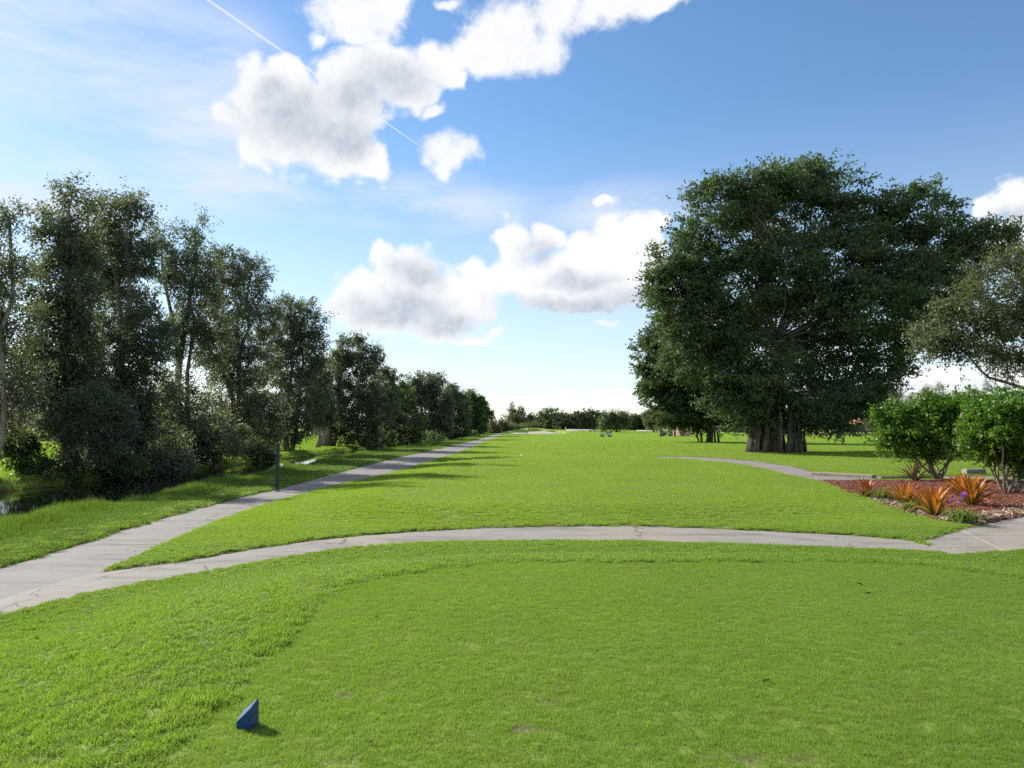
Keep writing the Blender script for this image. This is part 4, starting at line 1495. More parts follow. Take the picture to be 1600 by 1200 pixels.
# shrubs with bare branching stems
def shrub(label, px, py, lst, seed, stems, clumps, leaf=(0.12, 0.078)):
    b = at(px, py, GZ)
    Y = b[1]
    e = empty('branching_shrub', (b[0], b[1], GZ), 0, label, 'shrub', 'leafy shrubs standing in the mulch bed')
    off = np.array((b[0], b[1], GZ))
    rs = np.random.default_rng(seed + 50)
    lst = list(lst) + [(l[0] + rs.normal(0, .8) * l[2], l[1] - abs(rs.normal(0, .5)) * l[3] - .45 * l[3], 9, 10) for l in lst]
    lobes = px_lobes(lst, Y, seed, 1.0, 0.5)
    me, cl = crown_mesh('crown', lobes, clumps, 8, 12, 0.36, leaf, seed, 0.0, 0.5, jitter=0.14)
    co = np.empty(len(me.vertices) * 3, np.float32)
    me.vertices.foreach_get('co', co)
    me.vertices.foreach_set('co', (co.reshape(-1, 3) - off.astype(np.float32)).ravel())
    me.update()
    link('crown', me, M['shrub_leaf'], e, kind='stuff')
    r = np.random.default_rng(seed)
    for k in range(stems):
        l = lobes[k % len(lobes)]
        a = r.random() * 6.283
        p0 = off + np.array((0.16 * math.cos(a), 0.16 * math.sin(a), -0.05))
        p1 = np.array(l[:3]) + r.normal(0, .25, 3) * np.array(l[3:6]) - np.array((0, 0, 0.5 * l[5]))
        pts = curve_pts(p0, p1, r, 7, 0.10, -0.05)
        rad = np.linspace(0.040 + 0.022 * r.random(), 0.013, 7)
        mb = MB().tube([tuple(q - off) for q in pts], rad, 7)
        for j in range(4):
            i = r.integers(2, 6)
            near = cl[np.argsort(np.linalg.norm(cl - pts[i], axis=1))[:14]]
            q = near[r.integers(0, len(near))]
            mb.tube([tuple(x - off) for x in curve_pts(pts[i], q, r, 5, 0.12)], np.linspace(rad[i] * 0.65, 0.005, 5), 5)
        mb.build('stem', M['shrub_bark'], e, True)
    return e


shrub('left leafy shrub, rounded, above the faded bromeliad', 1466, 749,
      [(1400, 655, 26, 20), (1430, 648, 34, 22), (1470, 645, 36, 24), (1415, 680, 32, 20), (1455, 682, 40, 24), (1495, 668, 30, 28), (1480, 640, 26, 16), (1385, 645, 14, 10), (1500, 645, 28, 18), (1515, 668, 24, 26), (1440, 645, 40, 14), (1395, 690, 26, 14), (1505, 698, 24, 14), (1430, 705, 30, 12), (1512, 690, 24, 20), (1525, 648, 24, 18)], 340, 11, 430)
shrub('right leafy shrub cut off by the right edge', 1578, 771,
      [(1535, 655, 32, 26), (1575, 655, 42, 26), (1620, 660, 44, 28), (1550, 690, 36, 26), (1600, 690, 40, 30), (1650, 680, 40, 34), (1525, 690, 22, 22), (1598, 642, 36, 16), (1560, 715, 26, 14), (1615, 720, 34, 16)], 341, 12, 400)

# bark mulch and dry leaf litter
def chip_mat(name, stops):
    m, T = mat_new(name)
    a = T.new('ShaderNodeAttribute', attribute_name='v')
    g = T.new('ShaderNodeNewGeometry')
    n = T.noise(g.outputs['Position'], 1.5, 3, 0.6)
    c = T.ramp(T.m('ADD', T.m('MULTIPLY', a.outputs['Fac'], 0.8), T.m('MULTIPLY', n, 0.25), clamp=True), stops)
    p = principled(T, c, 0.85, 0.15)
    T.l.new(p.outputs[0], T.out.inputs[0])
    return m


M['mulch'] = chip_mat('red_mulch', [(0.0, (0.065, 0.024, 0.018)), (0.5, (0.165, 0.056, 0.040)), (0.85, (0.25, 0.11, 0.075)), (1.0, (0.42, 0.28, 0.18))])
M['litter'] = chip_mat('dry_litter', [(0.0, (0.16, 0.11, 0.07)), (0.6, (0.36, 0.28, 0.19)), (1.0, (0.55, 0.47, 0.36))])
r = np.random.default_rng(350)
P_ = POLYS['bed']
q = r.uniform(P_.min(0), P_.max(0), (42000, 2))
q = q[(sd_poly(P_, q[:, 0], q[:, 1]) < 0.02) & (q[:, 0] < 0.8 * q[:, 1] + 2)][:14000]
qz = height(q[:, 0], q[:, 1]) - 0.035 + 0.02 * r.random(len(q))
scatter('bark_mulch', np.concatenate([q, qz[:, None]], 1), np.ones((len(q), 3)) * (0.8 + 0.5 * r.random(len(q)))[:, None],
        [chip_patch('mulch_chips', 46, 0.15, 0.065, 360 + k) for k in range(5)], M['mulch'], 351, 0.1, 'red bark mulch covering the flower bed', 'mulch')
q2 = q[(np.abs(sd_poly(P_, q[:, 0], q[:, 1]) + 0.25) < 0.3) & (q[:, 1] < 23)][:420]
scatter('leaf_litter', np.concatenate([q2, height(q2[:, 0], q2[:, 1])[:, None] + 0.01], 1), np.ones((len(q2), 3)),
        [chip_patch('dry_leaves', 9, 0.16, 0.10, 370 + k, 0.05) for k in range(4)], M['litter'], 352, 0.2, 'pale dry leaves along the front of the bed', 'leaf litter')

# kerb behind the path, low edging and a concrete block
def along(a, b, w, h, name, mat, parent=None, z0=GZ - 0.1, bev=0.02):
    a, b = np.array(a[:2]), np.array(b[:2])
    c, d = (a + b) / 2, b - a
    return MB().box(0, 0, 0, np.linalg.norm(d), w, h + 0.1, 0, bev=bev), c, math.atan2(d[1], d[0])


def slabbar(name, pa, pb, w, h, mat, label, cat):
    mb, c, rz = along(pa, pb, w, h, name, mat)
    o = mb.build(name, mat)
    o.location = (c[0], c[1], GZ - 0.1 + (h + 0.1) / 2)
    o.rotation_euler = (0, 0, rz)
    return tag(o, label, cat)


slabbar('kerb', at(1270, 741, GZ), at(1366, 746, GZ), 0.40, 0.11, M['kerb'], 'weathered tan concrete kerb beside the path bend', 'kerb')
slabbar('edging_strip', at(1375, 747.5, GZ), at(1462, 746.5, GZ), 0.12, 0.07, M['slab'], 'thin pale concrete edging strip behind the bromeliads', 'edging')
blk = at(1522, 741, GZ)
o = MB().box(0, 0, 0.12, 0.9, 0.4, 0.34, 0, bev=0.02).build('concrete_block', M['slab'], loc=(blk[0], blk[1], GZ - 0.05))
tag(o, 'pale concrete block half hidden behind the tallest bromeliad', 'block')

# ================================================================== markers and post
M['post'] = simple('post_paint', (0.018, 0.020, 0.026), 0.5, 0.4, var=0.3, scale=9)
pb_ = at(433, 766, float(GZ))
pz = float(gheight(pb_[0], pb_[1])[0])
post = empty('marker_post', (pb_[0], pb_[1], pz), 0.2, 'slim dark post standing between the path and the canal', 'post')
MB().box(0, 0, 0.80, 0.115, 0.115, 1.70, 0, bev=0.012).build('shaft', M['post'], post)
MB().box(0, 0, 1.665, 0.135, 0.135, 0.035, 0, bev=0.01).build('cap', M['post'], post)
MB().box(0, 0, 0.03, 0.17, 0.17, 0.10, 0, bev=0.01).build('footing', M['concrete_old'], post)

M['blue'] = simple('blue_marker_paint', (0.008, 0.045, 0.17), 0.38, 0.5, var=0.15, scale=30, bump=0.1)


def wedge(name, foot, heights, mat, label, loc, scale=1.0, rz=0.0, group=None):
    """solid block with a sloped top and bevelled upper edges"""
    n = len(foot)
    c = np.mean(foot, 0)
    vs = [(x, y, -0.01) for x, y in foot]
    vs += [(x, y, h - 0.007) for (x, y), h in zip(foot, heights)]
    vs += [(x + (c[0] - x) * 0.09, y + (c[1] - y) * 0.09, h) for (x, y), h in zip(foot, heights)]
    fs = [tuple(range(2 * n, 3 * n))]
    for k in range(2):
        fs += [(k * n + i, k * n + (i + 1) % n, (k + 1) * n + (i + 1) % n, (k + 1) * n + i) for i in range(n)]
    o = MB().add([(x * scale, y * scale, z * scale) for x, y, z in vs], fs).build(name, mat, loc=loc)
    o.rotation_euler = (0, 0, rz)
    return tag(o, label, 'tee marker', group)


mL, mF, mR = at(369, 1140, 0.0)[:2], at(392, 1142, 0.0)[:2], at(404, 1131, 0.0)[:2]
mB = mL + mR - mF + np.array((-0.012, 0.01))
mc = (mL + mR) / 2
wedge('tee_marker', [tuple(mL - mc), tuple(mF - mc), tuple(mR - mc), tuple(mB - mc)], [0.042, 0.118, 0.136, 0.060], M['blue'],
      'blue wedge tee marker on the near tee', (mc[0], mc[1], float(gheight(mc[0], mc[1])[0]) + 0.004))
M['white_paint'] = simple('white_paint', (0.75, 0.75, 0.72), 0.5, 0.4, var=0.08)
M['black_paint'] = simple('black_paint', (0.02, 0.02, 0.022), 0.45, 0.4, var=0.2)
M['yellow_paint'] = simple('yellow_paint', (0.62, 0.52, 0.16), 0.5, 0.4, var=0.1)
sq = [(-0.09, -0.09), (0.09, -0.09), (0.09, 0.09), (-0.09, 0.09)]
for px, py, mt, lb in ((815, 712, 'white_paint', 'white tee marker at the far end of the second tee, left'), (990, 715, 'white_paint', 'white tee marker at the far end of the second tee, right'),
                       (837, 697, 'black_paint', 'small black marker far down the fairway, left'), (945, 700, 'black_paint', 'small black marker near a brown patch, right of centre'),
                       (852, 692.5, 'yellow_paint', 'pale yellow marker far down the fairway'), (954, 694.5, 'black_paint', 'tiny black marker just beyond the brown patch')):
    b = at(px, py, GZ + 0.05)
    wedge('tee_marker', sq, [0.16, 0.22, 0.22, 0.16], M[mt], lb, (b[0], b[1], float(gheight(b[0], b[1])[0])), 0.62, 0.4, 'tee markers ahead')

# fallen bits lying on the tee
M['dead_leaf'] = simple('dead_leaf', (0.20, 0.12, 0.06), 0.8, 0.2, var=0.4, scale=40)
leafm = MB().add([(-0.03, 0, 0.004), (-0.008, -0.014, 0.012), (0.018, -0.009, 0.010), (0.034, 0, 0.003), (0.016, 0.011, 0.013), (-0.01, 0.013, 0.009), (0, 0, 0.002)],
                 [(0, 1, 6), (1, 2, 6), (2, 3, 6), (3, 4, 6), (4, 5, 6), (5, 0, 6)]).mesh('fallen_leaf')
for k, (px, py, s, lb) in enumerate(((1343, 913, 1.3, 'curled brown leaf lying on the turf near the path on the right'), (1152, 915, 0.9, 'small dark leaf on the turf below the crossing path'),
                                      (1357, 927, 1.0, 'dark leaf beside a bare scratch right of centre'), (589, 964, 0.8, 'small dark leaf on the tee left of centre'),
                                      (1120, 968, 0.7, 'tiny dark leaf on the middle right of the tee'), (1405, 1007, 0.8, 'tiny dark leaf near the right part of the tee'),
                                      (843, 973, 0.8, 'tiny dark leaf near the middle of the tee'), (1198, 1064, 1.0, 'pale curled blade lying in the lower right turf'))):
    b = at(px, py, 0.012)
    o = link('fallen_leaf', leafm, M['dead_leaf'], None, (b[0], b[1], float(gheight(b[0], b[1])[0]) + 0.012), (0.2 * k % 0.5, 0.3, 1.3 * k))
    o.scale = (s,) * 3
    tag(o, lb, 'leaf', 'fallen leaves on the tee')

# crumbs of soil and clippings scattered over tee and rough
r = np.random.default_rng(355)
q = np.stack([r.uniform(-4.5, 7.5, 300), r.uniform(3.0, 13.0, 300)], 1)
q = q[clear_of(q, 0.1) & (r.random(len(q)) < 0.6)]
M['crumb'] = chip_mat('soil_crumb', [(0.0, (0.03, 0.022, 0.014)), (0.7, (0.09, 0.065, 0.035)), (1.0, (0.36, 0.30, 0.16))])
scatter('turf_debris', with_z(q, 0.008), np.ones((len(q), 3)) * (0.5 + 0.9 * r.random(len(q)))[:, None],
        [chip_patch('debris', 2, 0.03, 0.011, 380 + k, 0.4) for k in range(5)], M['crumb'], 356, 0.2, 'tiny crumbs of soil and clippings on the tee turf', 'debris')

# ================================================================== bunkers
def sand_patch(name, cx, cy, rx, ry, seed, lift=0.10):
    r = np.random.default_rng(seed)
    ph = r.random(4) * 6.283
    V, Fc, nr, na = [], [], 9, 44
    V.append((cx, cy, float(height(cx, cy)) + lift))
    for i in range(1, nr + 1):
        for j in range(na):
            a = 2 * math.pi * j / na
            k = i / nr * (1 + 0.10 * math.sin(3 * a + ph[0]) + 0.07 * math.sin(5 * a + ph[1]))
            x, y = cx + rx * k * math.cos(a), cy + ry * k * math.sin(a)
            V.append((x, y, float(height(x, y)) + lift * (1 if i < nr else -0.4) - 0.12 * (1 - (i / nr) ** 2)))
    for j in range(na):
        Fc.append((0, 1 + j, 1 + (j + 1) % na))
    for i in range(nr - 1):
        for j in range(na):
            Fc.append((1 + i * na + j, 1 + (i + 1) * na + j, 1 + (i + 1) * na + (j + 1) % na, 1 + i * na + (j + 1) % na))
    me = bpy.data.meshes.new(name)
    me.from_pydata(V, [], Fc)
    me.polygons.foreach_set('use_smooth', [True] * len(me.polygons))
    return tag(link(name, me, M['sand']), kind='structure')


sand_patch('sand_bunker', 6.8, 202.0, 7.0, 5.6, 401, 0.22)
# turf berm standing steeply over the back of the first bunker
V, Fc = [], []
prof = [(-0.35, -0.3), (0.05, 0.55), (0.45, 0.80), (1.4, 0.75), (3.4, 0.0), (4.2, -0.4)]
for j in range(41):
    a = R(-8 + 196 * j / 40)
    k = 1 + 0.06 * math.sin(5 * a) + 0.04 * math.sin(9 * a + 1)
    hgt = math.sin(math.pi * j / 40) ** 0.5 * (1 + 0.2 * math.sin(4 * a))
    for (d_, z_) in prof:
        x_, y_ = 6.8 + (7.2 * k + d_) * math.cos(a), 202.0 + (5.8 * k + d_) * math.sin(a)
        V.append((x_, y_, float(height(x_, y_)) + (z_ * hgt if z_ > 0 else z_)))
for j in range(40):
    for i_ in range(5):
        Fc.append((j * 6 + i_, j * 6 + i_ + 1, j * 6 + i_ + 7, j * 6 + i_ + 6))
struct('bunker_bank', mesh_np('bunker_bank', V, Fc, True, {'soil': ('POINT', [0.0] * len(V))}), M['turf'])
sand_patch('sand_bunker', 26.0, 287.0, 6.0, 7.5, 402, 0.35)
sand_patch('sand_bunker', 55.0, 286.0, 7.0, 7.0, 403, 0.35)
sand_patch('sand_bunker', 16.0, 255.0, 3.0, 3.5, 404, 0.3)


# ================================================================== golf carts and golfers
M['cart_white'] = simple('cart_white', (0.50, 0.49, 0.47), 0.3, 0.5, var=0.05)
M['cart_dark'] = simple('cart_dark', (0.03, 0.032, 0.036), 0.5, 0.4)
M['tyre'] = simple('tyre_rubber', (0.02, 0.02, 0.02), 0.8, 0.2)
M['rim'] = simple('wheel_rim', (0.5, 0.5, 0.5), 0.35, 0.5)
M['vinyl'] = simple('seat_vinyl', (0.045, 0.045, 0.05), 0.55, 0.4)
M['bag'] = simple('bag_cloth', (0.05, 0.055, 0.09), 0.7, 0.2)


def golf_cart(label, X, Y, rz, roof, body='cart_white'):
    z = float(gheight(X, Y)[0]) + 0.03
    e = empty('golf_cart', (X, Y, z), rz, label, 'golf cart', 'golf carts on the fairway')
    # local: +y forward
    MB().prism([(-1.15, 0.28), (1.15, 0.28), (1.22, 0.55), (0.98, 0.86), (0.62, 0.90), (0.50, 0.42), (-0.30, 0.40), (-0.36, 0.72), (-1.10, 0.76), (-1.18, 0.5)], 'x', -0.58, 0.58).build('body', M[body], e)
    MB().box(0, -0.06, 0.70, 1.0, 0.5, 0.14, 0, bev=0.04).build('seat', M['vinyl'], e)
    MB().box(0, -0.36, 0.98, 1.0, 0.12, 0.46, 0, bev=0.04).build('backrest', M['vinyl'], e)
    st_ = MB().tube([(-0.28, 0.62, 0.8), (-0.28, 0.36, 1.02)], 0.02, 6)
    ring = [(-0.28 + 0.16 * math.cos(a), 0.34 + 0.05 * math.sin(a), 1.03 + 0.15 * math.sin(a)) for a in np.linspace(0, 6.283, 13)]
    st_.tube(ring, 0.014, 5)
    st_.build('steering_wheel', M['cart_dark'], e)
    for sx in (-1, 1):
        for y in (-0.78, 0.80):
            w = MB().tube([(sx * 0.50, y, 0.23), (sx * 0.53, y, 0.23), (sx * 0.66, y, 0.23), (sx * 0.69, y, 0.23)], [0.19, 0.23, 0.23, 0.19], 16).build('wheel', M['tyre'], e)
            MB().tube([(sx * 0.60, y, 0.23), (sx * 0.696, y, 0.23)], [0.12, 0.11], 12).build('rim', M['rim'], w)
        bag = MB().tube([(sx * 0.28, -0.86, 0.66), (sx * 0.28, -0.98, 1.12), (sx * 0.28, -1.02, 1.24)], [0.13, 0.14, 0.12], 10).build('golf_bag', M['bag'], e)
        cl_ = MB()
        for k in range(4):
            cl_.tube([(sx * 0.28 + 0.05 * (k - 1.5), -1.0, 1.2), (sx * 0.28 + 0.07 * (k - 1.5), -1.06, 1.4 + 0.03 * k)], [0.012, 0.03], 5)
        cl_.build('golf_clubs', M['rim'], bag)
    if roof:
        MB().box(0, -0.05, 1.80, 1.18, 1.75, 0.07, 0, bev=0.03).build('roof', M['cart_dark'], e)
        for sx in (-1, 1):
            MB().tube([(sx * 0.5, 0.72, 0.86), (sx * 0.52, 0.50, 1.78)], 0.022, 6).build('roof_post', M['cart_dark'], e)
            MB().tube([(sx * 0.5, -0.62, 0.74), (sx * 0.52, -0.68, 1.78)], 0.022, 6).build('roof_post', M['cart_dark'], e)
        MB().add([(-0.5, 0.70, 0.9), (0.5, 0.70, 0.9), (0.5, 0.52, 1.7), (-0.5, 0.52, 1.7), (-0.5, 0.71, 0.9), (0.5, 0.71, 0.9), (0.5, 0.53, 1.7), (-0.5, 0.53, 1.7)],
                 [(0, 1, 2, 3), (7, 6, 5, 4), (0, 4, 5, 1), (3, 2, 6, 7)]).build('windscreen', M['lake'], e)
    return e


golf_cart('white open golf cart with black seat in mid fairway', 19.4, 152.0, 1.15, False)
golf_cart('dark roofed golf cart beside the palm and the hut', 33.6, 160.0, -1.5, True, 'cart_dark')
golf_cart('most distant golf cart, pale, right of the bunker', 29.5, 270.0, 1.4, True)


def person(label, X, Y, rz, shirt, trousers, arm=0.15, height_=1.75, lean=0.0):
    z = float(gheight(X, Y)[0])
    e = empty('person', (X, Y, z), rz, label, 'person')
    s = height_ / 1.75
    skin = simple('skin', (0.42, 0.26, 0.19), 0.6, 0.3, var=0.1)
    # one continuous body grown over a joint skeleton
    J = {'pel': (0, 0, 0.95), 'ch': (0, lean * .5, 1.28), 'nk': (0, lean, 1.50), 'hd': (0, lean * 1.1 + .01, 1.62), 'ht': (0, lean * 1.1, 1.73),
         'ls': (-.19, lean * .8, 1.42), 'le': (-.27, lean + arm, 1.15), 'lh': (-.2, lean + arm * 2, 0.92), 'rs': (.19, lean * .8, 1.42), 're': (.27, lean + arm, 1.15), 'rh': (.2, lean + arm * 2, 0.92),
         'lp': (-.10, 0, 0.92), 'lk': (-.12, .03, 0.49), 'la': (-.13, -.02, 0.09), 'lt': (-.14, .14, 0.04), 'rp': (.10, 0, 0.92), 'rk': (.12, .03, 0.49), 'ra': (.13, -.02, 0.09), 'rt': (.14, .14, 0.04)}
    rad = {'pel': (.16, .11), 'ch': (.17, .12), 'nk': (.055, .055), 'hd': (.082, .098), 'ht': (.06, .07), 'ls': (.075, .075), 'le': (.048, .048), 'lh': (.04, .035), 'rs': (.075, .075), 're': (.048, .048), 'rh': (.04, .035),
           'lp': (.095, .095), 'lk': (.062, .062), 'la': (.045, .05), 'lt': (.045, .03), 'rp': (.095, .095), 'rk': (.062, .062), 'ra': (.045, .05), 'rt': (.045, .03)}
    names = list(J)
    ed = [('pel', 'ch'), ('ch', 'nk'), ('nk', 'hd'), ('hd', 'ht'), ('ch', 'ls'), ('ls', 'le'), ('le', 'lh'), ('ch', 'rs'), ('rs', 're'), ('re', 'rh'), ('pel', 'lp'), ('lp', 'lk'), ('lk', 'la'), ('la', 'lt'),
          ('pel', 'rp'), ('rp', 'rk'), ('rk', 'ra'), ('ra', 'rt')]
    me = bpy.data.meshes.new('body')
    me.from_pydata([tuple(c * s for c in J[n_]) for n_ in names], [(names.index(a), names.index(b)) for a, b in ed], [])
    o = link('body', me, None, e)
    sk = o.modifiers.new('skin', 'SKIN')
    for n_, v in zip(names, me.skin_vertices[0].data):
        v.radius = tuple(q * s for q in rad[n_])
        v.use_root = n_ == 'pel'
    sb = o.modifiers.new('sub', 'SUBSURF')
    sb.levels = sb.render_levels = 1
    m, T = mat_new('clothes')
    tc = T.new('ShaderNodeTexCoord')
    sp = T.new('ShaderNodeSeparateXYZ')
    T.l.new(tc.outputs['Object'], sp.inputs[0])
    c = T.mix(T.m('GREATER_THAN', sp.outputs[2], 0.97 * s), trousers, shirt)
    c = T.mix(T.m('GREATER_THAN', sp.outputs[2], 1.49 * s), c, (0.42, 0.26, 0.19))
    c = T.mix(T.m('LESS_THAN', sp.outputs[2], 0.07 * s), c, (0.6, 0.6, 0.6))
    pr = principled(T, c, 0.8, 0.2)
    T.l.new(pr.outputs[0], T.out.inputs[0])
    me.materials.append(m)
    cap = MB()
    for i_ in range(1):
        cap.tube([(0, lean * 1.1, 1.655 * s), (0, lean * 1.1, 1.72 * s), (0, lean * 1.1, 1.765 * s)], [0.105 * s, 0.10 * s, 0.05 * s], 10)
        cap.box(0, lean * 1.1 + 0.13 * s, 1.665 * s, 0.14 * s, 0.12 * s, 0.012)
    cap.build('cap', M['white_paint'], e)
    return e


person('golfer in white shirt and dark trousers before the bunker', 3.9, 192.0, 2.8, (0.7, 0.7, 0.7), (0.03, 0.03, 0.04), 0.18)
person('distant golfer in red shirt, leftmost of three on the green', 15.9, 262.0, 1.0, (0.45, 0.05, 0.04), (0.05, 0.05, 0.07))
person('distant golfer in orange shirt, middle of three on the green', 17.2, 264.0, -1.2, (0.5, 0.16, 0.04), (0.04, 0.04, 0.05))
person('distant golfer in pale shirt, rightmost of three on the green', 19.2, 263.0, 2.2, (0.6, 0.45, 0.42), (0.2, 0.18, 0.15))

# ================================================================== buildings and cars
M['stucco_pink'] = simple('pink_stucco', (0.46, 0.33, 0.27), 0.85, 0.15, var=0.08, scale=1.5)
M['stucco_tan'] = simple('tan_stucco', (0.40, 0.29, 0.19), 0.85, 0.15, var=0.1, scale=1.5)
M['tile_red'] = simple('roof_tile', (0.36, 0.17, 0.10), 0.8, 0.2, var=0.25, scale=3)
M['tile_grey'] = simple('grey_roof', (0.20, 0.18, 0.17), 0.85, 0.2, var=0.2, scale=3)
M['glass'] = simple('window_glass', (0.03, 0.04, 0.05), 0.08, 0.6, var=0.1)
M['timber'] = simple('weathered_timber', (0.17, 0.13, 0.10), 0.85, 0.2, var=0.3, scale=4)
M['dark_wall'] = simple('shaded_wall', (0.16, 0.13, 0.11), 0.85, 0.2, var=0.1)  # far house walls' shade is put into this colour; hut door shares it


def house(name, label, X, Y, rz, w, d, h, rh, wall, roof, wins=3, eave=0.6, flat=False):
    z = float(height(X, Y)) - 0.15
    e = empty(name, (X, Y, z), rz, label, 'building')
    MB().box(0, 0, h / 2 + .1, w, d, h + .2).build('wall', wall, e)
    if flat:
        MB().box(0, 0, h + 0.28, w + eave, d + eave, 0.16, 0, bev=0.03).build('roof', roof, e)
    else:
        a, b, c = w / 2 + eave, d / 2 + eave, max(0.1, w / 2 - d / 2)
        MB().add([(-a, -b, h + .2), (a, -b, h + .2), (a, b, h + .2), (-a, b, h + .2), (-c, 0, h + .2 + rh), (c, 0, h + .2 + rh), (-a, -b, h + .05), (a, -b, h + .05), (a, b, h + .05), (-a, b, h + .05)],
                 [(0, 1, 5, 4), (1, 2, 5), (2, 3, 4, 5), (3, 0, 4), (6, 7, 1, 0), (7, 8, 2, 1), (8, 9, 3, 2), (9, 6, 0, 3), (9, 8, 7, 6)]).build('roof', roof, e)
    for k in range(wins):
        x = -w / 2 + (k + 0.5) * w / wins
        f = MB().box(x, -d / 2 - 0.03, h * 0.55, 1.3, 0.08, 1.2).build('window', M['white_paint'], e)
        MB().box(x, -d / 2 - 0.08, h * 0.55, 1.14, 0.03, 1.04).build('pane', M['glass'], f)
    return e


house('canal_house', 'pinkish stucco house glimpsed between the left trees', -62.0, 84.0, 0.45, 26, 10, 3.4, 1.9, M['stucco_pink'], M['tile_grey'], 0)
hut = house('tan_hut', 'small tan hut with flat roof left of the second fig tree', 37.4, 163.0, 0.5, 3.2, 2.6, 2.6, 0, M['stucco_tan'], M['stucco_tan'], 0, 0.25, True)
MB().box(-0.7, -1.33, 1.05, 0.9, 0.06, 2.0).build('door', M['dark_wall'], hut)
house('lakeside_house', 'low house with reddish tiled roof beyond the lake', 111.0, 232.0, -0.2, 11, 8, 2.5, 1.9, M['dark_wall'], M['tile_red'], 3)
house('far_house', 'grey roofed house far left of the reddish roof', 84.0, 262.0, 0.1, 22, 9, 2.8, 1.6, M['dark_wall'], M['tile_grey'], 4)


def car(label, X, Y, rz, paint):
    z = float(gheight(X, Y)[0])
    e = empty('parked_car', (X, Y, z), rz, label, 'car', 'cars parked beyond the lake')
    MB().prism([(-2.1, .35), (2.1, .35), (2.15, .65), (1.95, .86), (0.95, .95), (-1.9, .98), (-2.15, .8)], 'y', -.85, .85).build('body', paint, e)
    cb = MB().prism([(-1.75, .96), (0.95, .94), (0.35, 1.42), (-1.2, 1.45)], 'y', -.74, .74).build('cabin', paint, e)
    MB().prism([(-1.5, 1.0), (0.72, 1.0), (0.28, 1.36), (-1.1, 1.38)], 'y', -.755, .755).build('window', M['glass'], cb)
    for x in (-1.3, 1.35):
        for y in (-.8, .8):
            w_ = MB().tube([(x, y - .09, .32), (x, y + .09, .32)], .32, 16).build('wheel', M['tyre'], e)
            MB().tube([(x, y - .10, .32), (x, y + .10, .32)], .18, 10).build('rim', M['rim'], w_)
    return e


car('white car parked beyond the lake, left one', 98.0, 222.0, 0.2, M['cart_white'])
car('pale grey car parked beyond the lake, beside the reddish roof', 121.0, 222.0, 0.1, simple('grey_car_paint', (0.35, 0.36, 0.38), 0.3, 0.5))
# timber bulkhead along the lake shore
bh = empty('bulkhead', (0, 0, 0), 0, 'low timber bulkhead with short posts along the lake shore', 'bulkhead')
pa, pb2 = np.array((70.0, 171.0)), np.array((84.0, 168.0))
for k in range(22):
    q = pa + (pb2 - pa) * k / 21
    MB().box(q[0], q[1], GZ + 0.05, 0.22, 0.22, 1.0, 0, bev=0.02).build('pile', M['timber'], bh)
for k in range(2):
    c_ = (pa + pb2) / 2
    o = MB().box(0, 0, 0, np.linalg.norm(pb2 - pa), 0.09, 0.24).build('plank', M['timber'], bh, loc=(c_[0], c_[1] + 0.18, GZ + 0.02 + 0.3 * k))
    o.rotation_euler = (0, 0, math.atan2(*(pb2 - pa)[::-1]))
# short posts round the middle lake
for k in range(16):
    q = (22.0 + 1.75 * k + 0.3 * math.sin(k * 2.1), 226.0 + 1.0 * math.sin(k))
    o = MB().tube([(0, 0, -0.1), (0, 0, 0.55), (0, 0, 0.6)], [0.09, 0.09, 0.06], 7).build('hazard_post', M['timber'], loc=(q[0], q[1], float(height(*q))))
    tag(o, 'one of the short dark posts in a row behind the middle pond', 'post', 'short dark posts behind the pond')


# ================================================================== distant trees, palms, shrubs
def far_tree(label, px, Y, lst, seed, mat='far_leaf', clumps=150, leaf=(0.75, 0.40), name='distant_tree', group='trees closing the far end of the fairway', barkm='dark_bark', twig=1.2, tw=6, pt=8, droop=0.15, r0=0.3, shell=0.55, base_z=None):
    X = (px - 800) / 1150.0 * Y
    zb = float(height(X, Y)) - 0.1 if base_z is None else base_z
    lobes = px_lobes(lst, Y, seed, 1.0)
    r = np.random.default_rng(seed)
    hi = max(lobes, key=lambda l: l[2])
    st = [stem_line((X, Y, zb), hi[:3], r0, 0.08, r, 5, 0.03)]
    return plant_tree(name, label, 'tree', (X, Y, zb), lobes, M[mat], M[barkm], st, seed, clumps, tw, pt, twig, leaf, group, droop=droop, shell=shell, per_lobe=3, twig_r=0.04)


far_tree('grey bushy tree at the left end of the far tree line', 822, 300, [(806, 660, 13, 9), (825, 657, 14, 9), (840, 660, 12, 9), (822, 667, 20, 6)], 501)
far_tree('dark green tree rising above the far bunker', 860, 330, [(850, 650, 11, 8), (864, 648, 11, 8), (872, 655, 11, 9), (855, 661, 18, 8), (858, 668, 20, 5)], 502, 'green_leaf')
far_tree('round olive tree in the far line right of the bunker', 884, 300, [(876, 660, 14, 9), (893, 659, 13, 10), (884, 667, 20, 6)], 503)
far_tree('wide dark tree in the middle of the far line', 916, 335, [(905, 655, 14, 10), (922, 649, 13, 8), (932, 656, 12, 10), (915, 664, 22, 8)], 504)
far_tree('small grey tree just left of the weeping tree', 941, 345, [(940, 656, 9, 9), (946, 664, 11, 8)], 505, clumps=90)
far_tree('bright green weeping tree standing alone before the far line', 963, 235, [(952, 650, 11, 7), (966, 649, 12, 7), (978, 655, 8, 9), (944, 660, 6, 9), (972, 662, 7, 9), (958, 660, 8, 8)], 506, 'green_leaf', 160, (0.6, 0.22), droop=0.6)
far_tree('grey tree right of the weeping tree in the far line', 997, 340, [(990, 660, 12, 9), (1004, 656, 11, 9), (997, 666, 18, 6)], 507)
far_tree('tall dark tree at the right end of the far line', 1020, 340, [(1012, 655, 12, 10), (1028, 650, 12, 12), (1020, 664, 18, 8), (1040, 655, 12, 12)], 508)
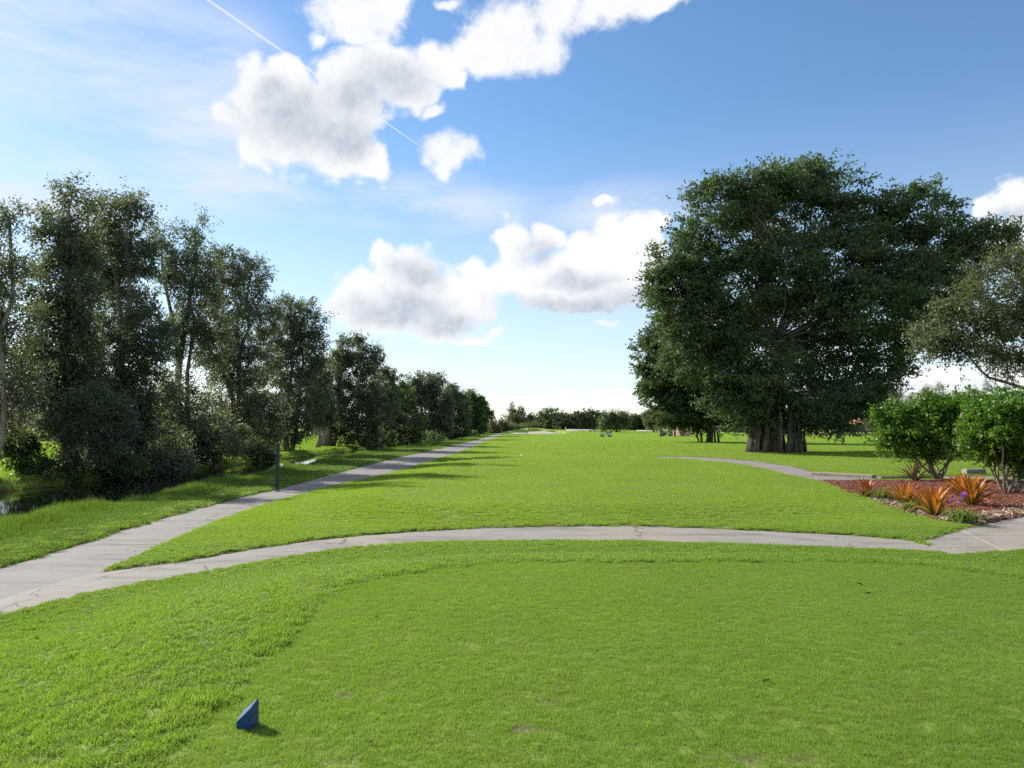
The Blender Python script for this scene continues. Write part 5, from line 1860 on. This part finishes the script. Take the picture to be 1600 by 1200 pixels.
far_tree('pale olive tree left of the dead-skirted palm', 1021, 245, [(1018, 656, 10, 11), (1024, 652, 9, 9)], 509, 'pale_leaf', 100)
far_tree('leaning tree with feathery top left of the far line, taller spire', 803, 345, [(800, 638, 4, 7), (803, 648, 7, 9), (801, 658, 9, 9)], 510, 'far_leaf', 90, (0.7, 0.16), name='casuarina_tree', droop=0.0)
far_tree('feathery spire right beside the taller one', 814, 345, [(814, 643, 4, 7), (813, 652, 6, 8), (812, 661, 8, 7)], 511, 'far_leaf', 80, (0.7, 0.16), name='casuarina_tree', droop=0.0)
far_tree('sunny pale shrub at the end of the long path, left', 771, 205, [(770, 668, 5, 8), (774, 673, 5, 5)], 512, 'pale_leaf', 50, (0.5, 0.25), name='pale_shrub')
far_tree('round sunlit shrub at the end of the long path, right', 787, 215, [(785, 668, 9, 7), (794, 671, 7, 6), (779, 673, 5, 4)], 513, 'pale_leaf', 90, (0.5, 0.25), name='round_shrub')
far_tree('light green shrub below the feathery spires', 806, 230, [(803, 671, 8, 4), (812, 670, 7, 4)], 514, 'pale_leaf', 60, (0.5, 0.25), name='light_shrub')
far_tree('yellow-green shrub row behind the golfer', 833, 245, [(826, 669, 8, 5), (838, 667, 8, 6), (846, 671, 8, 4)], 515, 'pale_leaf', 80, (0.5, 0.25), name='yellow_shrub')
RG = 'trees beyond the lake on the right'
far_tree('dark rounded tree behind the lower right of the huge fig', 1300, 245, [(1285, 645, 26, 20), (1315, 640, 28, 24), (1300, 660, 36, 12)], 520, group=RG, clumps=220)
far_tree('tall grey tree behind the lake, left of the shrubs', 1362, 250, [(1350, 632, 22, 20), (1378, 628, 22, 22), (1362, 650, 30, 16), (1340, 652, 18, 14)], 521, group=RG, clumps=240)
far_tree('small tan tree beside the reddish roof', 1363, 215, [(1360, 660, 7, 7), (1366, 655, 6, 6)], 522, 'pale_leaf', 50, (0.5, 0.2), group=RG, name='thin_tree')
for k, (px, tp, lb) in enumerate(((1402, 612, 'feathery pale tree leftmost of those above the left shrub'), (1424, 618, 'feathery pale tree second of those above the left shrub'),
                                  (1446, 606, 'tallest feathery pale tree above the left shrub'), (1468, 606, 'feathery pale tree with twin tops above the left shrub'), (1480, 616, 'rightmost feathery pale tree above the left shrub'))):
    far_tree(lb, px, 190 + 6 * k, [(px, tp + 5, 6, 8), (px + 2, tp + 20, 9, 12), (px - 2, tp + 38, 11, 14), (px, tp + 55, 12, 12)], 530 + k, 'pale_leaf', 80, (0.55, 0.10), name='casuarina_tree', group=RG, droop=-0.1, tw=7, pt=10, r0=0.2, shell=0.3)
far_tree('low olive tree between the feathery trees and the fan palm', 1508, 170, [(1498, 628, 22, 10), (1525, 625, 20, 12), (1510, 645, 30, 16)], 540, 'oak_leaf', 150, (0.4, 0.2), group=RG)
far_tree('broad grey tree behind the right shrub', 1600, 180, [(1590, 640, 30, 18), (1630, 630, 34, 26), (1560, 645, 26, 14)], 541, group=RG, clumps=200)
far_tree('dark tree filling the gap behind the second fig tree', 1235, 280, [(1220, 655, 22, 14), (1250, 650, 24, 18), (1190, 658, 20, 12)], 542, group=RG)
far_tree('grey tree standing behind the hut', 1075, 260, [(1065, 650, 16, 14), (1090, 646, 18, 16), (1050, 655, 12, 12)], 543)


def palm(label, px, Y, ytop, nf, fl, seed, fan=False, skirt=0, mat='palm_leaf', r0=0.16):
    X = (px - 800) / 1150.0 * Y
    zb = float(height(X, Y)) - 0.1
    zt = atY(px, ytop, Y)[2]
    e = empty('palm_tree', (X, Y, zb), 0, label, 'tree', 'palms')
    r = np.random.default_rng(seed)
    H = zt - zb
    MB().tube([(0, 0, 0), (0.05, 0, H * .3), (0.1, 0.05, H * .7), (0.08, 0, H)], [r0 * 1.4, r0, r0 * .9, r0 * .9], 9).build('trunk', M['fig_bark'], e, True)
    B_, A_2, N_, Ls, Ws, vv = [], [], [], [], [], []
    for k in range(nf + skirt):
        a = k * 2.4 + r.normal(0, .2)
        dead = k >= nf
        elv = r.uniform(-0.15, 1.2) if not dead else r.uniform(-1.4, -0.9)
        L = fl * (0.8 + .4 * r.random())
        hd = np.array((math.cos(a), math.sin(a), 0.0))
        prev = np.array((0.08, 0, H))
        m_ = 16
        for i in range(m_):
            t = (i + 1) / m_
            ang = elv - 1.35 * t * t * (0.4 if fan else 1.0)
            cur = prev + (hd * math.cos(ang) + np.array((0, 0, math.sin(ang)))) * L / m_
            if fan and t < 0.45:
                prev = cur
                continue
            sd_ = np.cross(hd, (0, 0, 1))
            for sgn in (-1, 1):
                B_.append(cur)
                A_2.append(sgn * sd_ * (0.9 if not fan else 1.4 * (1 - t)) + hd * (0.55 + .6 * t) + np.array((0, 0, -0.45 + 0.1 * r.normal())))
                N_.append(np.array((0, 0, 1)) + 0.3 * r.normal(0, 1, 3))
                Ls.append(L * (0.30 if not fan else 0.45) * (1 - 0.55 * abs(t - .4)))
                Ws.append(L * 0.042)
                vv.append(0.99 if dead else 0.85 * r.random())
            prev = cur
    V_, F_, v_ = leaves_np(np.array(B_), np.array(A_2), np.array(N_), np.array(Ls), np.array(Ws), np.array(vv))
    link('crown', mesh_np('crown', V_, F_, False, {'v': ('FACE', v_)}), M[mat], e, kind='stuff')


palm('small palm silhouetted at the left end of the far line', 789, 265, 651, 14, 2.4, 601, mat='green_leaf')
palm('palm with dead pale skirt beside the dark cart', 1032, 158, 655, 16, 2.0, 602, fan=True, skirt=22, r0=0.22)
palm('small pale palm left of the weeping tree', 939, 230, 657, 12, 1.9, 603, mat='pale_leaf')
palm('short palm left of the lake bulkhead', 1287, 200, 662, 14, 2.4, 604, mat='pale_leaf')
palm('fan palm with tan skirt rising behind the right shrubs', 1558, 88, 618, 26, 2.3, 605, fan=True, skirt=26, r0=0.24)
palm('slim second trunk palm in front of the hut', 1054, 160, 650, 12, 1.6, 606, fan=True)

# woods far beyond, one unbroken mass
r = np.random.default_rng(700)
wl = []
for k in range(150):
    a = r.uniform(-1.25, 1.25)
    dd = r.uniform(430, 560)
    hh = r.uniform(5.0, 8.5)
    wl.append((dd * math.sin(a), dd * math.cos(a), GZ + hh * .5, r.uniform(9, 18), 8, hh * 0.62))
me, _ = crown_mesh('distant_woods', wl, 2600, 3, 5, 2.4, (2.2, 1.3), 701, 0.1, 0.6)
tag(link('distant_woods', me, M['far_leaf']), 'low dark woods along the whole horizon', 'woods', kind='stuff')
